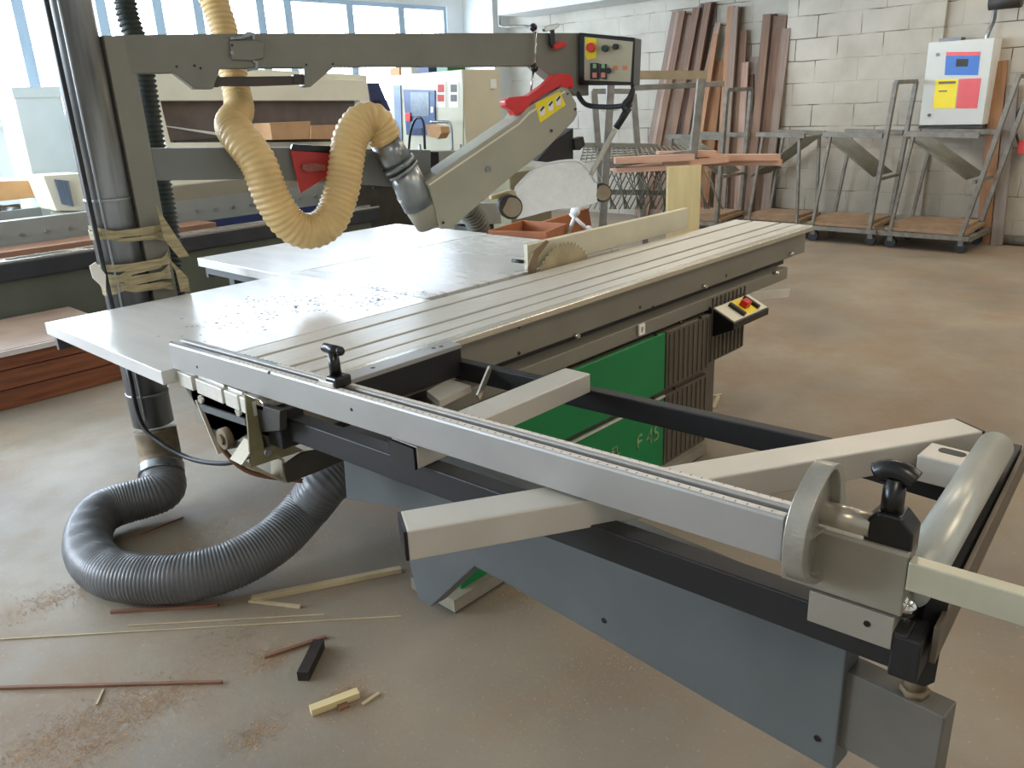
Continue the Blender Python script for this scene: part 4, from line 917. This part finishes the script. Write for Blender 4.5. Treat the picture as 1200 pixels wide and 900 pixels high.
obj('console_stand', B().box((q[3].x+.03, 4.0, 0), (q[2].x-.03, 4.2, q[2].z)), dark_inside, hz_)
o = obj('black_hose', B().tube([P(545, 240, y=3.7), P(556, 255, y=3.72), P(562, 275, y=3.75), P(560, 300, y=3.8)], .07, 18, pitch=.03, amp=.006, step=.006), mat('grey_green_ribbed_hose', (92, 94, 84), .5, 0, .1, 8)); tag(o, 'short grey green ribbed hose behind the dust hood', 'hose')

# ================================================================ LEANING PLANKS on the back wall
Z = 4.788
pl = [((200, 65), (75, 735), 7, 0), ((222, 70), (98, 735), 5, 3), ((240, 60), (118, 735), 7, 1), ((268, 75), (140, 735), 8, 2), ((290, 90), (165, 735), 7, 0), ((318, 45), (190, 735), 8, 1),
      ((338, 35), (222, 735), 6, 5), ((362, 20), (243, 735), 8, 4), ((385, 15), (262, 735), 7, 1), ((405, 12), (285, 735), 7, 4), ((440, 130), (300, 735), 6, 3), ((428, 190), (345, 735), 5, 2),
      ((440, 340), (398, 720), 14, 2), ((512, 35), (455, 850), 7, 2), ((536, 38), (482, 850), 7, 0), ((556, 42), (520, 850), 6, 1), ((585, 170), (545, 850), 7, 1), ((592, 350), (565, 850), 7, 3),
      ((640, 320), (590, 850), 12, 5), ((620, 420), (618, 850), 7, 4), ((715, 80), (640, 850), 8, 1), ((742, 80), (672, 850), 9, 4), ((790, 88), (712, 850), 13, 1), ((825, 160), (742, 850), 8, 0)]
cn_ = ['grey brown', 'brown', 'orange brown', 'pinkish', 'dark brown', 'grey']
ordn = ['first', 'second', 'third', 'fourth', 'fifth', 'sixth', 'seventh', 'eighth', 'ninth', 'tenth', 'eleventh', 'twelfth', 'thirteenth', 'fourteenth', 'fifteenth', 'sixteenth', 'seventeenth', 'eighteenth', 'nineteenth', 'twentieth', 'twenty-first', 'twenty-second', 'twenty-third', 'twenty-fourth']
for i, (tp, bt, w, mi) in enumerate(pl):
    layer = (i % 3)*.05
    xw = (XW-.03 if 750+tp[0]/Z < 924 else XW-.17)-layer
    a = P(750+tp[0]/Z, tp[1]/Z, x=xw); b2_ = P(750+bt[0]/Z, bt[1]/Z, x=xw-.02-.12*(bt[1]-tp[1])/700)
    d = (b2_-a)/(b2_.z-a.z); g = a+d*(0-a.z)
    o = board('leaning_board', g+V((0, 0, .02)), a, w/942*9.2*1.25, .03, WOODS[mi], up=(-1, 0, 0))
    tag(o, '%s board leaning on the back wall, %s from the left among the leaning boards' % (cn_[mi], ordn[i]), 'board', 'boards leaning on the back wall')

# ================================================================ TROLLEYS on the right
def cart(name, y0, y1, label, x0=8.62, x1=9.28, tall=True, lean=.03, flip=False):
    c = thing(name, label, 'trolley', ((x0+x1)/2, (y0+y1)/2, 0), 'stacking trolleys along the back wall')
    fz = .15; s = .045
    def bar_(n, p, q, w=s, h=s, up=(0, 0, 1)): return obj(n, B().bar(p, q, w, h, up), cart_paint, c, .003)
    bar_('frame_rail', (x0, y0, fz), (x0, y1, fz)); bar_('frame_rail', (x1, y0, fz), (x1, y1, fz)); bar_('frame_rail', (x0, y0, fz), (x1, y0, fz)); bar_('frame_rail', (x0, y1, fz), (x1, y1, fz))
    obj('deck', B().prism([(x0+.0, y0+.03, fz+.03), (x0+.0, y1-.03, fz+.03), (x1, y1-.03, fz+.05), (x1, y0+.03, fz+.05)], (0, 0, .03)).box((x0+.05, y0+.08, fz+.05), (x1-.05, y1-.08, fz+.1)), chip, c)
    for xx in (x0+.06, x1-.06):
        for yy in (y0+.08, y1-.08):
            w = obj('caster', B().bar((xx, yy, .07), (xx, yy, fz-.02), .05, .06, (1, 0, 0)), cart_paint, c)
            obj('wheel', B().cyl((xx-.02, yy, .055), (xx+.02, yy, .055), .055, seg=20), black_rubber, w)
    ht = 1.6
    if tall:
        for xx, tx in ((x0, x0), (x1-.05, x1-.05)):
            bar_('end_post', (xx, y0+.08, fz), (tx, y0-lean, ht), .055, .04, (0, 1, 0))
        bar_('end_post_top', (x0, y0-lean, ht), (x1-.05, y0-lean, ht), .04, .04)
        bar_('end_rung', (x0, y0+.03, .68), (x1-.05, y0+.03, .68), .03, .03)
    else:
        for xx in (x0, x1-.05): bar_('side_post', (xx, y0+.06, fz), (xx, y0+.1, 1.1), .035, .03, (0, 1, 0))
    # left hand low A frame
    for xx in (x0, x1-.05):
        bar_('side_post', (xx, y1-.08, fz), (xx, y1-.20, 1.1), .035, .03, (0, 1, 0))
    bar_('top_rail', (x0, y1-.12, 1.12), (x0, y0+.04, 1.10), .045, .05)
    bar_('top_rail', (x1-.05, y1-.12, 1.12), (x1-.05, y0+.04, 1.10), .045, .05)
    # slanted rod rack
    rd = B()
    for i in range(11):
        xx = x0+.03+i*(x1-x0-.1)/10
        if flip: rd.cyl((xx, y0+.06, 1.09), (xx, y1-.06, .66), .008, seg=6)
        else: rd.cyl((xx, y1-.14, 1.09), (xx, y0+.10, .70), .008, seg=6)
    obj('rod_rack', rd, MATS['dusty_wire'], c)
    return c
cart('stacking_trolley', 2.10, 2.92, 'grey trolley with chipboard deck directly below the wall cabinet, rightmost in the row', lean=.2)
cart('stacking_trolley', 2.97, 3.74, 'grey trolley with chipboard deck, second from the right in the row', 8.64, 9.26)
cart('stacking_trolley', 3.80, 4.52, 'low grey trolley partly hidden behind the far end of the sliding table', 8.70, 9.26, tall=False, flip=True)
cart('stacking_trolley', 4.60, 5.50, 'tall grey trolley standing in front of the leaning boards', 8.40, 9.0, lean=-.02)

# wall cabinet
wc = thing('electrical_cabinet', 'white wall cabinet with blue, yellow and red stickers at the right', 'electrical cabinet', (9.2, 2.55, 1.1))
xc = 9.2
q = [P(1086, 50, x=xc), P(1169, 49, x=xc), P(1168, 62, x=xc), P(1150, 148, x=xc), P(1083, 147, x=xc)]
yl, yr = 2.86, 2.27; zt_, zb_ = P(1087, 50, x=xc).z, P(1083, 147, x=xc).z
obj('cabinet_box', B().box((xc+.01, yr, zb_), (xc+.26, yl, zt_)), white_paint, wc, .004)
dr_ = obj('door', B().box((xc-.01, yr+.003, zb_+.003), (xc+.01, yl-.003, zt_-.003)), mat('cabinet_door_white', (190, 192, 184), .4, 0, .03, 4), wc, .003)
def wp(name, pts, m, off=.011, d=.002, par=dr_): return obj(name, B().prism([P(a, b2_, x=xc-off) for a, b2_ in pts], (-d, 0, 0)), m, par)
s1 = wp('blue_sticker', [(1109, 61), (1149, 61), (1146, 88), (1107, 88)], mat('blue_sticker', (58, 112, 190), .5, 0, .04, 8))
wp('red_band', [(1109, 61), (1149, 60.5), (1148.5, 65), (1108.5, 65.5)], red_plastic, .0135, .001, s1)
wp('dark_square', [(1121, 69), (1135, 69), (1134, 78), (1120, 78)], dark_inside, .0135, .001, s1)
s2 = wp('yellow_sticker', [(1097, 93), (1123, 92.5), (1119, 127), (1093, 127)], yellow)
wp('printed_line', [(1100, 95.5), (1120, 95), (1119.6, 98), (1099.7, 98.5)], grey_ink, .0135, .001, s2)
wp('printed_line', [(1100, 106), (1110, 105.8), (1109.8, 107.5), (1099.8, 107.8)], grey_ink, .0135, .001, s2)
wp('red_sticker', [(1124, 92.5), (1150, 91.5), (1145, 127), (1120, 127)], red_plastic)
for px, py in ((1099, 64), (1089, 135)):
    p = P(px, py, x=xc-.01); obj('lock', B().cyl(p, p-V((.012, 0, 0)), .016, seg=14), black_plastic, dr_)
obj('shelf_lip', B().box((xc+.0, yr-.0, zb_-.03), (xc+.2, yl, zb_-.005)), dark_inside, wc)
obj('rain_lip', B().box((xc+.02, P(1100, 46, x=xc).y-.2, zt_+.001), (xc+.15, P(1100, 46, x=xc).y, zt_+.03)), black_plastic, wc)
cpth = [P(1155, 48, x=9.3), P(1158, 38, x=9.3), P(1165, 20, x=9.35), P(1166, -10, x=9.4)]
o = obj('wall_cable', B().tube(cpth, .022, 10), galv); tag(o, 'metal cable conduit rising from the top of the white wall cabinet', 'cable')
o = obj('wall_lamp', B().cyl(P(1160, 3, x=9.2), P(1198, -1, x=9.2), .07, seg=20), dark_inside); tag(o, 'dark lamp housing at the top right above the wall cabinet', 'lamp')
# brown post and red reel cable at far right
zt2 = P(1165, 72, x=9.42).z; ypp = P(1163, 120, x=9.42).y
o = board('wooden_post', (9.30, P(1160, 230, x=9.3).y, 0), (9.44, P(1172, 72, x=9.42).y, zt2), .13, .04, WOODS[2], up=(-1, 0, 0)); tag(o, 'orange brown board standing against the wall right of the white cabinet', 'board')
o = board('wooden_post', (9.28, P(1170, 270, x=9.25).y, 0), (9.40, P(1184, 120, x=9.4).y, P(1184, 100, x=9.4).z), .1, .04, WOODS[5], up=(-1, 0, 0)); tag(o, 'grey board leaning at the wall beside the orange brown one', 'board')
o = obj('black_cable', B().tube([P(1205, 118, x=9.4), P(1194, 130, x=9.4), P(1190, 150, x=9.4), P(1196, 172, x=9.4), P(1205, 178, x=9.4)], .012, 8), black_rubber); tag(o, 'loop of black cable hanging on the wall at the right edge', 'cable')
o = obj('red_plug', B().box(P(1194, 165, x=9.35), P(1202, 180, x=9.42)), red_plastic, None, .004); tag(o, 'red plug at the end of the wall cable at the right edge', 'plug')
o = obj('floor_pipe', B().cyl(P(1172, 279, x=9.35), (9.35, .2, P(1172, 279, x=9.35).z), .05), cart_paint); o.location.z = .0; tag(o, 'grey pipe lying along the foot of the back wall at the right', 'pipe')
# small tag sticking out beyond the saw
obj('extended_bar', B().bar(P(840, 352, y=2.05), P(925, 343, y=2.05), .006, .05, (0, 0, 1)), alu, saw)
mb = V((0, 0, 0))

# ================================================================ THINGS ON THE FLOOR
def stick(name, a, b_, w, t, m, label, cat='wood strip'):
    p, q = P(*a, z=t/2+.001), P(*b_, z=t/2+.001); return tag(board(name, p, q, w, t, m), label, cat)
stick('wood_strip', (295, 702), (470, 667), .022, .018, stick_pale, 'long pale wood strip on the floor ending below the cross tube')
stick('wood_strip', (292, 704), (352, 711), .012, .008, stick_pale, 'short pale splinter crossing the end of the long pale strip')
stick('wood_strip', (130, 717), (256, 709), .012, .01, stick_red, 'dark reddish strip on the floor just under the grey hose')
stick('wood_strip', (0, 806), (260, 799), .010, .008, stick_red, 'long reddish strip at the lower left of the floor')
stick('wood_strip', (310, 770), (382, 746), .012, .008, stick_red, 'short reddish splinter left of the dark block')
stick('wood_strip', (0, 749), (470, 722), .004, .003, stick_pale, 'very thin long pale strip running across the floor below the hose')
stick('wood_strip', (150, 733), (380, 720), .004, .003, stick_pale, 'thin pale strip just above the very long one')
stick('wood_strip', (113, 826), (121, 808), .006, .004, stick_pale, 'tiny pale splinter touching the long reddish strip')
stick('wood_strip', (425, 825), (444, 812), .010, .005, stick_pale, 'small pale splinter right of the pale offcut')
stick('wood_strip', (165, 626), (215, 606), .006, .005, stick_red, 'dark thin splinter inside the curl of the hose')
o = stick('wood_block', (355, 793), (374, 754), .034, .03, dark_block, 'dark nearly black wooden block on the floor', 'wood block')
o = stick('wood_offcut', (364, 833), (420, 812), .026, .02, wood_cream, 'pale wooden offcut on the floor below the dark block', 'wood block')
stick('wood_chip', (396, 829), (407, 824), .03, .008, stick_red, 'brown wood chip beside the pale offcut', 'wood chip')
o = stick('wood_chip', (812, 468), (846, 462), .02, .006, stick_pale, 'pale wood chip on the floor right of the louvred panel', 'wood chip')
stick('wood_chip', (836, 478), (842, 464), .02, .006, stick_pale, 'pale chip crossing the other one right of the louvred panel', 'wood chip')
# shavings
b = B()
def flake(x, y, s):
    a = random.uniform(0, PI); c, d = math.cos(a)*s, math.sin(a)*s; r_ = random.uniform(.3, .6); z = .0012
    vs = [b.bm.verts.new(q) for q in ((x-c, y-d, z), (x+d*r_, y-c*r_, z+.001), (x+c, y+d, z+.0015), (x-d*r_, y+c*r_, z+s*.3))]
    b.bm.faces.new(vs)
piles = [((320, 0), 0, 0)]
for (px, py, n, sx_, sy_) in ((90, 850, 420, .16, .05), (180, 825, 300, .10, .04), (110, 880, 150, .08, .04), (300, 860, 140, .06, .03), (320, 770, 160, .05, .03), (70, 700, 260, .12, .05), (210, 655, 260, .12, .06), (350, 640, 120, .06, .05), (290, 740, 140, .14, .06), (620, 690, 160, .08, .05), (700, 790, 120, .2, .1), (405, 815, 120, .05, .03), (250, 620, 160, .1, .06), (190, 700, 120, .1, .03)):
    c = P(px, py, z=0)
    for i in range(int(n*3)): flake(random.gauss(c.x, sx_*.8), random.gauss(c.y, sy_*.9), random.uniform(.0018, .0055))
for i in range(2200): flake(random.uniform(.3, 3.5), random.uniform(-.3, 3.6), random.uniform(.001, .003))
for i in range(900): flake(random.uniform(2.5, 7.5), random.uniform(-.8, 2.2), random.uniform(.002, .006))
o = obj('wood_shavings', b, dust_orange); tag(o, 'light brown wood shavings and chips scattered over the concrete floor', 'shavings', kind='stuff')
# dust crumbs on the table
b = B()
for (px, py, n, sx_, sy_) in ((420, 345, 120, .16, .08), (450, 352, 90, .1, .05), (330, 355, 60, .16, .12), (300, 375, 40, .2, .1)):
    c = P(px, py, z=T)
    for i in range(n):
        x, y, s = random.gauss(c.x, sx_), random.gauss(c.y, sy_), random.uniform(.0035, .009)
        if .9 < x < 3.1 and 2.3 < y < 3.1:
            b.bm.faces.new([b.bm.verts.new(q) for q in ((x-s, y, T+.0006), (x, y-s*.6, T+.0006), (x+s, y, T+.0008), (x, y+s*.5, T+.0006))])
o = obj('table_crumbs', b, mat('dark_crumbs', (36, 28, 20), .9)); tag(o, 'dark crumbs of sawdust scattered on the steel saw table', 'sawdust', kind='stuff')

# ================================================================ LIGHT
sc = bpy.context.scene
w = bpy.data.worlds.new('sky'); sc.world = w; w.use_nodes = True
bg = w.node_tree.nodes['Background']; bg.inputs[0].default_value = (.77, .87, 1, 1); bg.inputs[1].default_value = 24.0
def area(name, loc, rot, sx_, sy_, power, c, portal=False):
    l = bpy.data.lights.new(name, 'AREA'); l.shape = 'RECTANGLE'; l.size = sx_; l.size_y = sy_; l.energy = power; l.color = c
    o = bpy.data.objects.new(name, l); C.objects.link(o); o.location = loc; o.rotation_euler = rot
    if portal: l.cycles.is_portal = True
    return o
area('window_portal', (3, YW+.31, 2.27), (-PI/2, 0, 0), 12, 1.4, 1, (1, 1, 1), True)
area('window_portal', (-3.41, 6.55, 2.15), (0, -PI/2, 0), 2.1, 4.1, 1, (1, 1, 1), True)
for x, y in ((-1.2, -1.0), (2.6, -2.0), (5.6, -1.5), (5.6, 1.8), (8.0, 4.8), (8.0, .5)):
    area('ceiling_fill', (x, y, ZC-.05), (0, 0, 0), 1.5, .5, 46, (1, .84, .66))  # unseen warm fill lights added at the ceiling, without fixtures
sc.view_settings.view_transform = 'Standard'; sc.view_settings.look = 'None'; sc.view_settings.gamma = 1; sc.view_settings.exposure = 0.0
try: sc.view_settings.use_curve_mapping = False
except Exception: pass
sc.cycles.max_bounces = 8; sc.cycles.diffuse_bounces = 5
